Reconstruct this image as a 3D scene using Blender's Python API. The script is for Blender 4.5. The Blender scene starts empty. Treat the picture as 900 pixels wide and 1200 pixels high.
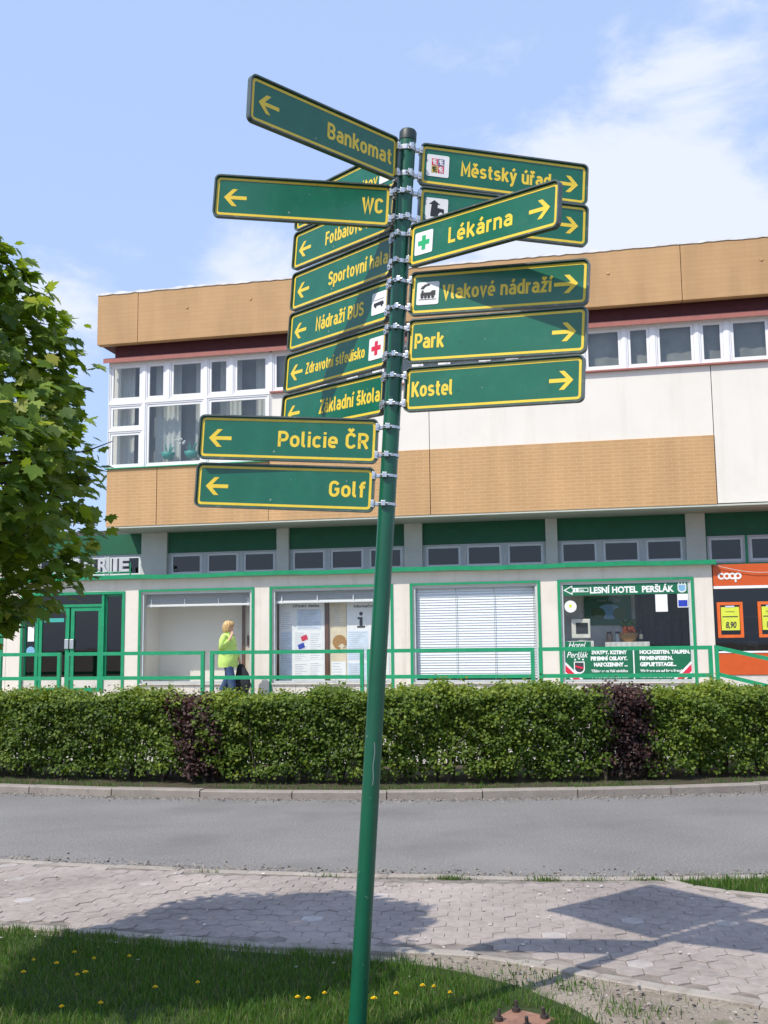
import bpy, bmesh, math, random
import numpy as np
from mathutils import Vector, Matrix
R = math.radians
random.seed(7)
rng = np.random.default_rng(11)
scene = bpy.context.scene
col = scene.collection

# ------------------------------------------------------------------ camera, sky, sun, exposure
PITCH, ROLL, FPX, EYE = .1256, .0115, 1236., 1.6
cam_d = bpy.data.cameras.new('camera')
cam = bpy.data.objects.new('camera', cam_d)
col.objects.link(cam)
cam_d.sensor_fit = 'HORIZONTAL'
cam_d.sensor_width = 36
cam_d.lens = FPX / 900 * 36
cam_d.clip_start = .05
cam_d.clip_end = 2000
_fw = Vector((0, math.cos(PITCH), math.sin(PITCH)))
_up = Vector((0, -math.sin(PITCH), math.cos(PITCH)))
_rt = Vector((1, 0, 0))
_r2 = _rt * math.cos(ROLL) - _up * math.sin(ROLL)
_u2 = _rt * math.sin(ROLL) + _up * math.cos(ROLL)
cam.matrix_world = Matrix(((_r2.x, _u2.x, -_fw.x, 0), (_r2.y, _u2.y, -_fw.y, 0), (_r2.z, _u2.z, -_fw.z, EYE), (0, 0, 0, 1)))
scene.camera = cam

SUN_TRAVEL = Vector((.55, .505, -1)).normalized()
SUN_STRENGTH, SKY_STRENGTH, EXPOSURE = 4.0, .14, .25
sl = bpy.data.lights.new('sun', 'SUN')
sl.energy = SUN_STRENGTH
sl.angle = R(.55)
sl.color = (1, .935, .83)
sun = bpy.data.objects.new('sun', sl)
col.objects.link(sun)
sun.rotation_euler = SUN_TRAVEL.to_track_quat('-Z', 'Y').to_euler()
sun.location = (-20, -18, 40)

world = bpy.data.worlds.new('World')
scene.world = world
world.use_nodes = True
wt = world.node_tree
wn, wl = wt.nodes, wt.links
wn.clear()
wout = wn.new('ShaderNodeOutputWorld')
bg = wn.new('ShaderNodeBackground')
bg.inputs['Strength'].default_value = SKY_STRENGTH
sky = wn.new('ShaderNodeTexSky')
sky.sky_type = 'NISHITA'
sky.sun_disc = False
sky.sun_elevation = R(53.3)
sky.sun_rotation = math.atan2(-SUN_TRAVEL.x, -SUN_TRAVEL.y)
sky.air_density = 1.0
sky.dust_density = 1.6
sky.ozone_density = 2.2
tc = wn.new('ShaderNodeTexCoord')


def wmath(op, a, b=None, clamp=False):
    n = wn.new('ShaderNodeMath')
    n.operation = op
    n.use_clamp = clamp
    for i, v in enumerate((a, b)):
        if v is None:
            continue
        if isinstance(v, (int, float)):
            n.inputs[i].default_value = v
        else:
            wl.new(v, n.inputs[i])
    return n.outputs[0]


def cloud_bank(direction, tight):
    """soft lobe of cloud cover round a direction of the sky"""
    d = wn.new('ShaderNodeVectorMath')
    d.operation = 'DOT_PRODUCT'
    nrm = wn.new('ShaderNodeVectorMath')
    nrm.operation = 'NORMALIZE'
    wl.new(tc.outputs['Generated'], nrm.inputs[0])
    wl.new(nrm.outputs[0], d.inputs[0])
    d.inputs[1].default_value = Vector(direction).normalized()
    a = wmath('SUBTRACT', 1.0, d.outputs['Value'])
    return wmath('EXPONENT', wmath('MULTIPLY', a, -tight))


mp = wn.new('ShaderNodeMapping')
mp.inputs['Scale'].default_value = (1, 1, 1.7)
wl.new(tc.outputs['Generated'], mp.inputs['Vector'])
cn = wn.new('ShaderNodeTexNoise')
cn.inputs['Scale'].default_value = 5.5
cn.inputs['Detail'].default_value = 9
cn.inputs['Roughness'].default_value = .60
cn.inputs['Distortion'].default_value = .25
wl.new(mp.outputs[0], cn.inputs['Vector'])
banks = None
for d, tight, amp in (((.28, .875, .40), 80, .34), ((.21, .90, .37), 110, .20), ((-.114, .928, .345), 420, .34), ((-.288, .916, .281), 300, .34), ((.05, .95, .26), 120, .14), ((.27, .82, .505), 500, .12),
                      ((-.75, -.5, .5), 5, .22), ((.8, -.5, .4), 5, .2), ((.9, .4, .3), 12, .28)):
    b = wmath('MULTIPLY', cloud_bank(d, tight), amp)
    banks = b if banks is None else wmath('ADD', banks, b)
cov = wmath('ADD', cn.outputs['Fac'], banks)
rampc = wn.new('ShaderNodeMapRange')
rampc.interpolation_type = 'SMOOTHSTEP'
rampc.inputs['From Min'].default_value = .68
rampc.inputs['From Max'].default_value = .90
rampc.inputs['To Max'].default_value = .85
wl.new(cov, rampc.inputs['Value'])
cmix = wn.new('ShaderNodeMix')
cmix.data_type = 'RGBA'
wl.new(rampc.outputs[0], cmix.inputs['Factor'])
veil = wn.new('ShaderNodeMix')          # the thin spring haze that pales the whole sky
veil.data_type = 'RGBA'
veil.inputs['Factor'].default_value = .70
wl.new(sky.outputs[0], veil.inputs['A'])
veil.inputs['B'].default_value = (3.5, 4.65, 7.2, 1)
wl.new(veil.outputs['Result'], cmix.inputs['A'])
cmix.inputs['B'].default_value = (5.4, 5.7, 6.4, 1)
wl.new(cmix.outputs['Result'], bg.inputs['Color'])
wl.new(bg.outputs[0], wout.inputs['Surface'])

scene.view_settings.view_transform = 'Standard'
scene.view_settings.look = 'None'
scene.view_settings.gamma = 1
scene.view_settings.exposure = EXPOSURE
scene.view_settings.use_curve_mapping = False
scene.cycles.max_bounces = 8
scene.cycles.transparent_max_bounces = 16
scene.cycles.caustics_reflective = False
scene.cycles.caustics_refractive = False


# ------------------------------------------------------------------ helpers
class MB:
    """collects shapes and links them as ONE mesh object"""

    def __init__(self):
        self.v, self.f, self.m, self.s = [], [], [], []

    def add(self, verts, faces, mi=0, smooth=False):
        o = len(self.v)
        self.v += [tuple(p) for p in verts]
        for f in faces:
            self.f.append(tuple(i + o for i in f))
            self.m.append(mi)
            self.s.append(smooth)
        return self

    def box(self, a, b, mi=0, bev=0.0):
        (x0, y0, z0), (x1, y1, z1) = a, b
        if bev <= 0:
            V = [(x0, y0, z0), (x1, y0, z0), (x1, y1, z0), (x0, y1, z0), (x0, y0, z1), (x1, y0, z1), (x1, y1, z1), (x0, y1, z1)]
            F = [(0, 3, 2, 1), (4, 5, 6, 7), (0, 1, 5, 4), (1, 2, 6, 5), (2, 3, 7, 6), (3, 0, 4, 7)]
            return self.add(V, F, mi)
        bm = bmesh.new()
        bmesh.ops.create_cube(bm, size=1)
        for v in bm.verts:
            v.co = Vector((x0 + (v.co.x + .5) * (x1 - x0), y0 + (v.co.y + .5) * (y1 - y0), z0 + (v.co.z + .5) * (z1 - z0)))
        bmesh.ops.bevel(bm, geom=bm.edges[:], offset=bev, segments=2, affect='EDGES', profile=.5)
        bm.verts.index_update()
        self.add([v.co[:] for v in bm.verts], [[v.index for v in f.verts] for f in bm.faces], mi)
        bm.free()
        return self

    def prism(self, pts, y0, y1, mi=0, mi_side=None):
        """outline in x,z extruded along y (front at y0)"""
        n = len(pts)
        ar = sum(pts[i][0] * pts[(i + 1) % n][1] - pts[(i + 1) % n][0] * pts[i][1] for i in range(n))
        if ar < 0:
            pts = pts[::-1]
        V = [(x, y0, z) for x, z in pts] + [(x, y1, z) for x, z in pts]
        self.add(V, [tuple(range(n)), tuple(range(2 * n - 1, n - 1, -1))], mi)
        return self.add(V, [(i, i + n, (i + 1) % n + n, (i + 1) % n) for i in range(n)], mi if mi_side is None else mi_side)

    def ring(self, outer, inner, y0, y1, mi=0):
        n = len(outer)
        V = [(x, y, z) for y in (y0, y1) for L in (outer, inner) for x, z in L]
        F = []
        for i in range(n):
            j = (i + 1) % n
            F += [(i, j, n + j, n + i), (2 * n + i, 3 * n + i, 3 * n + j, 2 * n + j), (i, 2 * n + i, 2 * n + j, j), (n + i, n + j, 3 * n + j, 3 * n + i)]
        return self.add(V, F, mi)

    def tube(self, pts, rad, n=10, mi=0, smooth=True, cap=True, squash=None, ref=None):
        pts = [Vector(p) for p in pts]
        rad = [rad] * len(pts) if isinstance(rad, (int, float)) else rad
        V, F = [], []
        a = None
        for i, p in enumerate(pts):
            d = (pts[min(i + 1, len(pts) - 1)] - pts[max(i - 1, 0)]).normalized()
            if ref is not None:
                a = Vector(ref)
            if a is None:
                a = Vector((0, 0, 1)) if abs(d.z) < .9 else Vector((1, 0, 0))
            a = (a - d * a.dot(d)).normalized()
            b = d.cross(a)
            rx, ry = rad[i] if isinstance(rad[i], (tuple, list)) else (rad[i], rad[i])
            for k in range(n):
                t = 2 * math.pi * k / n
                V.append(p + a * (rx * math.cos(t)) + b * (ry * math.sin(t)))
        for i in range(len(pts) - 1):
            for k in range(n):
                q = (k + 1) % n
                F.append((i * n + k, i * n + q, (i + 1) * n + q, (i + 1) * n + k))
        self.add(V, F, mi, smooth)
        if cap:
            m = (len(pts) - 1) * n
            self.add(V, [tuple(range(n - 1, -1, -1)), tuple(range(m, m + n))], mi)
        return self

    def lathe(self, prof, cx=0, cy=0, n=20, mi=0, smooth=True):
        V = [(cx + r * math.cos(2 * math.pi * k / n), cy + r * math.sin(2 * math.pi * k / n), z) for r, z in prof for k in range(n)]
        F = [(i * n + k, i * n + (k + 1) % n, (i + 1) * n + (k + 1) % n, (i + 1) * n + k) for i in range(len(prof) - 1) for k in range(n)]
        return self.add(V, F, mi, smooth)

    def ell(self, c, r, n=14, m=9, mi=0, jit=0.0):
        V, F = [], []
        for i in range(m + 1):
            t = math.pi * i / m
            for k in range(n):
                u = 2 * math.pi * k / n
                j = 1 + (random.random() - .5) * jit
                V.append((c[0] + r[0] * j * math.sin(t) * math.cos(u), c[1] + r[1] * j * math.sin(t) * math.sin(u), c[2] - r[2] * j * math.cos(t)))
        for i in range(m):
            for k in range(n):
                q = (k + 1) % n
                F.append((i * n + k, i * n + q, (i + 1) * n + q, (i + 1) * n + k))
        return self.add(V, F, mi, True)

    def build(self, name, mats, parent=None):
        me = bpy.data.meshes.new(name)
        me.from_pydata(self.v, [], self.f)
        mats = mats if isinstance(mats, (list, tuple)) else [mats]
        for m in mats:
            me.materials.append(m)
        me.polygons.foreach_set('material_index', self.m)
        me.polygons.foreach_set('use_smooth', self.s)
        me.update()
        o = bpy.data.objects.new(name, me)
        col.objects.link(o)
        if parent is not None:
            o.parent = parent
        return o


def np_mesh(name, verts, counts, loops, mat, parent=None, colattr=None):
    me = bpy.data.meshes.new(name)
    me.vertices.add(len(verts))
    me.vertices.foreach_set('co', np.asarray(verts, np.float32).ravel())
    me.loops.add(len(loops))
    me.loops.foreach_set('vertex_index', np.asarray(loops, np.int32))
    me.polygons.add(len(counts))
    st = np.concatenate(([0], np.cumsum(counts)[:-1])).astype(np.int32)
    me.polygons.foreach_set('loop_start', st)
    me.polygons.foreach_set('loop_total', np.asarray(counts, np.int32))
    me.update(calc_edges=True)
    me.validate()
    if colattr is not None:
        a = me.attributes.new('tint', 'FLOAT', 'POINT')
        a.data.foreach_set('value', np.asarray(colattr, np.float32))
    me.materials.append(mat)
    o = bpy.data.objects.new(name, me)
    col.objects.link(o)
    if parent is not None:
        o.parent = parent
    return o


def leaf_cloud(name, C, N, size, tmpl, tfaces, mat, parent=None, spin=None, tint=None):
    """one leaf shape repeated at centres C with face normals N"""
    n, k = len(C), len(tmpl)
    N = N / np.linalg.norm(N, axis=1, keepdims=True)
    h = spin if spin is not None else rng.normal(size=(n, 3))
    U = h - N * np.sum(h * N, 1, keepdims=True)
    U /= np.linalg.norm(U, axis=1, keepdims=True) + 1e-9
    W = np.cross(N, U)
    T = np.asarray(tmpl, float)
    V = C[:, None, :] + size[:, None, None] * (T[None, :, 0:1] * W[:, None, :] + T[None, :, 1:2] * U[:, None, :] + T[None, :, 2:3] * N[:, None, :])
    fl = np.concatenate([np.array(f) for f in tfaces])
    loops = (np.arange(n)[:, None] * k + fl[None, :]).ravel()
    counts = np.tile([len(f) for f in tfaces], n)
    t = tint if tint is not None else rng.random(n)
    return np_mesh(name, V.reshape(-1, 3), counts, loops, mat, parent, np.repeat(t, k))


def empty(name, loc=(0, 0, 0), rz=0):
    o = bpy.data.objects.new(name, None)
    o.empty_display_size = .1
    o.location = loc
    o.rotation_euler = (0, 0, rz)
    col.objects.link(o)
    return o


def tag(o, label=None, cat=None, group=None, kind=None):
    for k, v in (('label', label), ('category', cat), ('group', group), ('kind', kind)):
        if v:
            o[k] = v
    return o


def copy_tree(o, parent=None):
    c = o.copy()
    col.objects.link(c)
    if parent is not None:
        c.parent = parent
    for ch in [x for x in bpy.data.objects if x.parent == o]:
        copy_tree(ch, c)
    return c


# ------------------------------------------------------------------ materials
def mat(name, c, rough=.6, metal=0.0, var=.12, scale=6.0, bump=0.0, bscale=40.0, spec=.5, c2=None, stain=None, coat=0.0, streak=None):
    """principled paint with a soft uneven tone; stain = (colour, amount, scale) adds blotches of wear"""
    m = bpy.data.materials.new(name)
    m.use_nodes = True
    nt = m.node_tree
    p = nt.nodes['Principled BSDF']
    p.inputs['Roughness'].default_value = rough
    p.inputs['Metallic'].default_value = metal
    p.inputs['Specular IOR Level'].default_value = spec
    p.inputs['Coat Weight'].default_value = coat
    t = nt.nodes.new('ShaderNodeTexCoord')
    nz = nt.nodes.new('ShaderNodeTexNoise')
    nz.inputs['Scale'].default_value = scale
    nz.inputs['Detail'].default_value = 6
    nz.inputs['Roughness'].default_value = .6
    nt.links.new(t.outputs['Object'], nz.inputs['Vector'])
    mx = nt.nodes.new('ShaderNodeMix')
    mx.data_type = 'RGBA'
    hi = c2 if c2 else [min(1, x * (1 + var)) for x in c]
    lo = c if c2 else [x * (1 - var) for x in c]
    mr = nt.nodes.new('ShaderNodeMapRange')
    mr.inputs['From Min'].default_value = .3
    mr.inputs['From Max'].default_value = .7
    nt.links.new(nz.outputs['Fac'], mr.inputs['Value'])
    nt.links.new(mr.outputs[0], mx.inputs['Factor'])
    mx.inputs['A'].default_value = (*lo, 1)
    mx.inputs['B'].default_value = (*hi, 1)
    out = mx.outputs['Result']
    if stain:
        s2 = nt.nodes.new('ShaderNodeTexNoise')
        s2.inputs['Scale'].default_value = stain[2]
        s2.inputs['Detail'].default_value = 8
        s2.inputs['Roughness'].default_value = .7
        nt.links.new(t.outputs['Object'], s2.inputs['Vector'])
        r2 = nt.nodes.new('ShaderNodeMapRange')
        r2.inputs['From Min'].default_value = .52
        r2.inputs['From Max'].default_value = .75
        r2.inputs['To Max'].default_value = stain[1]
        nt.links.new(s2.outputs['Fac'], r2.inputs['Value'])
        m2 = nt.nodes.new('ShaderNodeMix')
        m2.data_type = 'RGBA'
        nt.links.new(r2.outputs[0], m2.inputs['Factor'])
        nt.links.new(out, m2.inputs['A'])
        m2.inputs['B'].default_value = (*stain[0], 1)
        out = m2.outputs['Result']
    if streak:      # rain-washed vertical streaks of grime
        mpg = nt.nodes.new('ShaderNodeMapping')
        mpg.inputs['Scale'].default_value = (streak[2], streak[2], streak[2] * .07)
        nt.links.new(t.outputs['Object'], mpg.inputs['Vector'])
        s3 = nt.nodes.new('ShaderNodeTexNoise')
        s3.inputs['Scale'].default_value = 1
        s3.inputs['Detail'].default_value = 7
        s3.inputs['Roughness'].default_value = .65
        nt.links.new(mpg.outputs[0], s3.inputs['Vector'])
        r3 = nt.nodes.new('ShaderNodeMapRange')
        r3.inputs['From Min'].default_value = .52
        r3.inputs['From Max'].default_value = .72
        r3.inputs['To Max'].default_value = streak[1]
        nt.links.new(s3.outputs['Fac'], r3.inputs['Value'])
        m3 = nt.nodes.new('ShaderNodeMix')
        m3.data_type = 'RGBA'
        nt.links.new(r3.outputs[0], m3.inputs['Factor'])
        nt.links.new(out, m3.inputs['A'])
        m3.inputs['B'].default_value = (*streak[0], 1)
        out = m3.outputs['Result']
    nt.links.new(out, p.inputs['Base Color'])
    if bump:
        b = nt.nodes.new('ShaderNodeBump')
        b.inputs['Strength'].default_value = bump
        b.inputs['Distance'].default_value = .01
        bn = nt.nodes.new('ShaderNodeTexNoise')
        bn.inputs['Scale'].default_value = bscale
        bn.inputs['Detail'].default_value = 5
        nt.links.new(t.outputs['Object'], bn.inputs['Vector'])
        nt.links.new(bn.outputs['Fac'], b.inputs['Height'])
        nt.links.new(b.outputs[0], p.inputs['Normal'])
    return m


def leafmat(name, cols, trans=.35, rough=.55):
    """two-sided leaf: each leaf has its own green from the tint attribute, some light comes through"""
    m = bpy.data.materials.new(name)
    m.use_nodes = True
    nt = m.node_tree
    nt.nodes.clear()
    o = nt.nodes.new('ShaderNodeOutputMaterial')
    a = nt.nodes.new('ShaderNodeAttribute')
    a.attribute_name = 'tint'
    r = nt.nodes.new('ShaderNodeValToRGB')
    els = r.color_ramp.elements
    for i, c in enumerate(cols):
        e = els[i] if i < 2 else els.new(1)
        e.position = i / (len(cols) - 1)
        e.color = (*c, 1)
    nt.links.new(a.outputs['Fac'], r.inputs['Fac'])
    p = nt.nodes.new('ShaderNodeBsdfPrincipled')
    p.inputs['Roughness'].default_value = rough
    p.inputs['Specular IOR Level'].default_value = .35
    nt.links.new(r.outputs[0], p.inputs['Base Color'])
    tr = nt.nodes.new('ShaderNodeBsdfTranslucent')
    h = nt.nodes.new('ShaderNodeHueSaturation')
    h.inputs['Hue'].default_value = .48
    h.inputs['Saturation'].default_value = 1.1
    h.inputs['Value'].default_value = 1.7
    nt.links.new(r.outputs[0], h.inputs['Color'])
    nt.links.new(h.outputs[0], tr.inputs['Color'])
    mx = nt.nodes.new('ShaderNodeMixShader')
    mx.inputs[0].default_value = trans
    nt.links.new(p.outputs[0], mx.inputs[1])
    nt.links.new(tr.outputs[0], mx.inputs[2])
    nt.links.new(mx.outputs[0], o.inputs['Surface'])
    return m


def glassmat(name, tint=(.86, .9, .9), refl=1.0):
    m = bpy.data.materials.new(name)
    m.use_nodes = True
    nt = m.node_tree
    nt.nodes.clear()
    o = nt.nodes.new('ShaderNodeOutputMaterial')
    f = nt.nodes.new('ShaderNodeFresnel')
    f.inputs['IOR'].default_value = 1.65
    mu = nt.nodes.new('ShaderNodeMath')
    mu.operation = 'MULTIPLY'
    mu.inputs[1].default_value = refl
    mu.use_clamp = True
    nt.links.new(f.outputs[0], mu.inputs[0])
    ge = nt.nodes.new('ShaderNodeNewGeometry')      # same reflectance from either side of the sheet
    io = nt.nodes.new('ShaderNodeMapRange')
    io.inputs['To Min'].default_value = 1.65
    io.inputs['To Max'].default_value = 1 / 1.65
    nt.links.new(ge.outputs['Backfacing'], io.inputs['Value'])
    nt.links.new(io.outputs[0], f.inputs['IOR'])
    g = nt.nodes.new('ShaderNodeBsdfGlossy')
    g.inputs['Roughness'].default_value = .015
    t = nt.nodes.new('ShaderNodeBsdfTransparent')
    t.inputs['Color'].default_value = (*tint, 1)
    nz = nt.nodes.new('ShaderNodeTexNoise')
    nz.inputs['Scale'].default_value = 1.3
    tcn = nt.nodes.new('ShaderNodeTexCoord')
    nt.links.new(tcn.outputs['Object'], nz.inputs['Vector'])
    b = nt.nodes.new('ShaderNodeBump')
    b.inputs['Strength'].default_value = .06
    b.inputs['Distance'].default_value = .02
    nt.links.new(nz.outputs['Fac'], b.inputs['Height'])
    nt.links.new(b.outputs[0], g.inputs['Normal'])
    mx = nt.nodes.new('ShaderNodeMixShader')
    nt.links.new(mu.outputs[0], mx.inputs[0])
    nt.links.new(t.outputs[0], mx.inputs[1])
    nt.links.new(g.outputs[0], mx.inputs[2])
    nt.links.new(mx.outputs[0], o.inputs['Surface'])
    return m


def brickmat(name, c1, c2, mortar, w, h, msize=.012, rough=.75, stainc=None):
    m = mat(name, c1, rough, bump=.15, bscale=60)
    nt = m.node_tree
    p = nt.nodes['Principled BSDF']
    t = nt.nodes.new('ShaderNodeTexCoord')
    sp = nt.nodes.new('ShaderNodeSeparateXYZ')
    cb = nt.nodes.new('ShaderNodeCombineXYZ')
    nt.links.new(t.outputs['Object'], sp.inputs[0])
    nt.links.new(sp.outputs['X'], cb.inputs['X'])
    nt.links.new(sp.outputs['Z'], cb.inputs['Y'])
    b = nt.nodes.new('ShaderNodeTexBrick')
    b.inputs['Scale'].default_value = 1
    b.inputs['Brick Width'].default_value = w
    b.inputs['Row Height'].default_value = h
    b.inputs['Mortar Size'].default_value = msize
    b.inputs['Mortar Smooth'].default_value = .3
    b.inputs['Bias'].default_value = -.2
    b.inputs['Color1'].default_value = (*c1, 1)
    b.inputs['Color2'].default_value = (*c2, 1)
    b.inputs['Mortar'].default_value = (*mortar, 1)
    nt.links.new(cb.outputs[0], b.inputs['Vector'])
    nz = nt.nodes.new('ShaderNodeTexNoise')
    nz.inputs['Scale'].default_value = 1
    nz.inputs['Detail'].default_value = 8
    mpg = nt.nodes.new('ShaderNodeMapping')
    mpg.inputs['Scale'].default_value = (2.2, 2.2, .35)
    nt.links.new(t.outputs['Object'], mpg.inputs['Vector'])
    nt.links.new(mpg.outputs[0], nz.inputs['Vector'])
    mr = nt.nodes.new('ShaderNodeMapRange')
    mr.inputs['From Min'].default_value = .3
    mr.inputs['From Max'].default_value = .7
    mr.inputs['To Min'].default_value = .87
    mr.inputs['To Max'].default_value = 1.07
    nt.links.new(nz.outputs['Fac'], mr.inputs['Value'])
    mu = nt.nodes.new('ShaderNodeMix')
    mu.data_type = 'RGBA'
    mu.blend_type = 'MULTIPLY'
    mu.inputs['Factor'].default_value = 1
    nt.links.new(b.outputs['Color'], mu.inputs['A'])
    nt.links.new(mr.outputs[0], mu.inputs['B'])
    nt.links.new(mu.outputs['Result'], p.inputs['Base Color'])
    return m


M = {}
M['sign_green'] = mat('sign_green', (.002, .128, .068), .30, var=.12, scale=7, spec=.6, coat=.15, stain=((.05, .19, .125), .30, 9))
M['sign_rim'] = mat('sign_rim', (.10, .125, .115), .36, metal=.3, var=.25, scale=14)
M['sign_back'] = mat('sign_back', (.30, .32, .32), .45, metal=.5, var=.15)
M['sign_yellow'] = mat('sign_yellow', (.84, .60, .050), .4, var=.08, scale=20)
M['sign_white'] = mat('sign_white', (.80, .80, .80), .4, var=.05)
M['sign_black'] = mat('sign_black', (.02, .02, .025), .5)
M['sign_red'] = mat('sign_red', (.65, .02, .06), .45)
M['cross_green'] = mat('cross_green', (.02, .42, .16), .45)
M['steel'] = mat('steel', (.62, .63, .64), .33, metal=.85, var=.15, scale=30)
M['pole_green'] = mat('pole_green', (.004, .095, .048), .33, var=.14, scale=5, spec=.6, stain=((.02, .09, .06), .5, 7))
M['pole_cap'] = mat('pole_cap', (.015, .03, .028), .5)
M['tan'] = brickmat('tan_tile', (.515, .308, .140), (.49, .288, .127), (.57, .37, .19), .30, .074, .010)
M['tan2'] = brickmat('tan_tile_fascia', (.49, .30, .143), (.47, .283, .132), (.44, .262, .12), .60, .10, .006)
M['white_wall'] = mat('white_wall', (.75, .715, .655), .85, var=.03, scale=1.2, bump=.15, bscale=90, stain=((.60, .56, .50), .30, 1.1), streak=((.55, .51, .45), .30, 2.6))
M['shop_wall'] = mat('shop_wall', (.71, .655, .58), .85, var=.05, scale=1.6, bump=.2, bscale=70, stain=((.50, .45, .39), .5, 1.5), streak=((.48, .42, .35), .45, 4))
M['plinth'] = mat('plinth', (.62, .58, .53), .85, var=.08, scale=3, stain=((.36, .32, .28), .6, 4))
M['maroon'] = mat('maroon', (.10, .022, .026), .7, var=.15)
M['pink_flash'] = mat('pink_flash', (.36, .13, .105), .5, var=.15, stain=((.2, .08, .06), .5, 6))
M['pvc'] = mat('pvc_white', (.80, .80, .81), .35, var=.03)
M['grey_frame'] = mat('grey_frame', (.50, .54, .54), .45, var=.08)
M['sash_grey'] = mat('sash_grey', (.66, .70, .70), .4, var=.05)
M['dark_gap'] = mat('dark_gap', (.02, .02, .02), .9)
M['green_paint'] = mat('green_paint', (.008, .27, .115), .42, var=.12, scale=5, stain=((.10, .30, .2), .4, 9))
M['green_band'] = mat('green_band', (.006, .105, .048), .6, var=.12, scale=4)
M['soffit'] = mat('soffit', (.50, .53, .47), .8, var=.06)
M['pillar'] = mat('pillar', (.58, .60, .54), .85, var=.06, scale=3, stain=((.42, .44, .39), .4, 4))
M['roof_foil'] = mat('roof_foil', (.78, .78, .80), .4, var=.08, bump=.5, bscale=12)
M['roof_felt'] = mat('roof_felt', (.10, .10, .10), .9)
M['room'] = mat('room_wall', (.80, .79, .76), .9)
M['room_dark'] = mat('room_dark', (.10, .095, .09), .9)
M['bay_panel'] = mat('bay_panel', (.80, .755, .69), .8, var=.03, scale=1)
M['net'] = mat('grey_net', (.31, .31, .30), .9, var=.22, scale=1.5)
M['curtain'] = mat('curtain', (.66, .66, .64), .9, var=.06)
M['curtain_dark'] = mat('curtain_dark', (.045, .045, .05), .9, var=.2)
M['glass'] = glassmat('glass', (.90, .92, .91), 1.0)
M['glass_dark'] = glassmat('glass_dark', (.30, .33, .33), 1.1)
M['glass_clear'] = glassmat('glass_clear', (.975, .985, .98), .45)
M['blind'] = mat('blind', (.84, .86, .91), .5, var=.03)
M['blind_grey'] = mat('blind_grey', (.36, .37, .38), .6, var=.06)
M['orange'] = mat('coop_orange', (.56, .088, .012), .45, var=.06)
M['orange2'] = mat('frame_orange', (.70, .13, .02), .4)
M['brown_door'] = mat('brown_door', (.12, .055, .035), .6)
M['beige_door'] = mat('beige_door', (.55, .49, .40), .6)
M['yellow_poster'] = mat('yellow_poster', (.62, .68, .06), .6)
M['paper'] = mat('paper', (.82, .82, .83), .8, var=.03, scale=3)
M['paper_blue'] = mat('paper_blue', (.62, .70, .82), .8)
M['paper_cream'] = mat('paper_cream', (.70, .60, .44), .8)
M['ink'] = mat('ink', (.04, .04, .05), .8)
M['ink_soft'] = mat('ink_soft', (.45, .48, .56), .8)
M['banner_green'] = mat('banner_green', (.004, .135, .062), .5, var=.06)
M['banner_white'] = mat('banner_white', (.80, .82, .80), .5)
M['shield_blue'] = mat('shield_blue', (.20, .42, .62), .5)
M['blue'] = mat('blue_print', (.02, .05, .42), .5)
M['lime'] = mat('lime_jacket', (.50, .70, .17), .75, var=.10, scale=12, bump=.4, bscale=25)
M['denim'] = mat('denim', (.035, .07, .16), .85, var=.25, scale=18, bump=.3, bscale=40)
M['skin'] = mat('skin', (.62, .36, .26), .55, var=.06)
M['hair'] = mat('blond_hair', (.62, .42, .19), .6, var=.3, scale=35, bump=.6, bscale=60)
M['bag'] = mat('black_cloth', (.012, .014, .02), .8, var=.3, bump=.4)
M['shoe'] = mat('shoe', (.55, .45, .36), .6)
M['bark'] = mat('bark', (.07, .052, .038), .9, var=.3, scale=12, bump=.8, bscale=30)
M['rust'] = mat('rust', (.235, .12, .08), .85, var=.3, scale=20, bump=.4, stain=((.28, .15, .09), .7, 15))
M['dark_steel'] = mat('dark_steel', (.07, .055, .05), .6, metal=.4, var=.3)
M['monitor'] = mat('monitor', (.62, .60, .52), .5)
M['screen'] = mat('screen', (.03, .035, .035), .2)
M['cloth_white'] = mat('cloth_white', (.70, .69, .64), .85)
M['basket'] = mat('basket', (.38, .20, .06), .8, var=.35, scale=30, bump=.6)
M['bottle'] = mat('bottle_glass', (.02, .03, .02), .15)
M['jar'] = mat('jar', (.26, .17, .11), .3)
M['flower_yellow'] = mat('flower_yellow', (.80, .58, .01), .7, var=.1, scale=60)
M['flower_green'] = mat('flower_stem', (.08, .20, .03), .7)
M['turquoise'] = mat('turquoise', (.05, .38, .32), .5)
M['letter_grey'] = mat('letter_grey', (.48, .49, .51), .4)
M['leaf_plain'] = mat('leaf_plain', (.04, .12, .02), .6)
M['leaf_maple'] = leafmat('maple_leaf', [(.060, .118, .012), (.130, .220, .024), (.21, .305, .042), (.33, .35, .10)], .42)
M['leaf_hedge'] = leafmat('hedge_leaf', [(.030, .064, .005), (.068, .122, .010), (.118, .182, .016), (.23, .285, .034)], .28)
M['leaf_purple'] = leafmat('purple_leaf', [(.018, .009, .008), (.040, .016, .014), (.075, .032, .024)], .15)
M['grass'] = leafmat('grass_blade', [(.028, .078, .008), (.056, .130, .015), (.088, .180, .024), (.19, .20, .075)], .3)


# ------------------------------------------------------------------ ground
def interp(P):
    P = np.array(P)
    return lambda x: np.interp(x, P[:, 0], P[:, 1])


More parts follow.
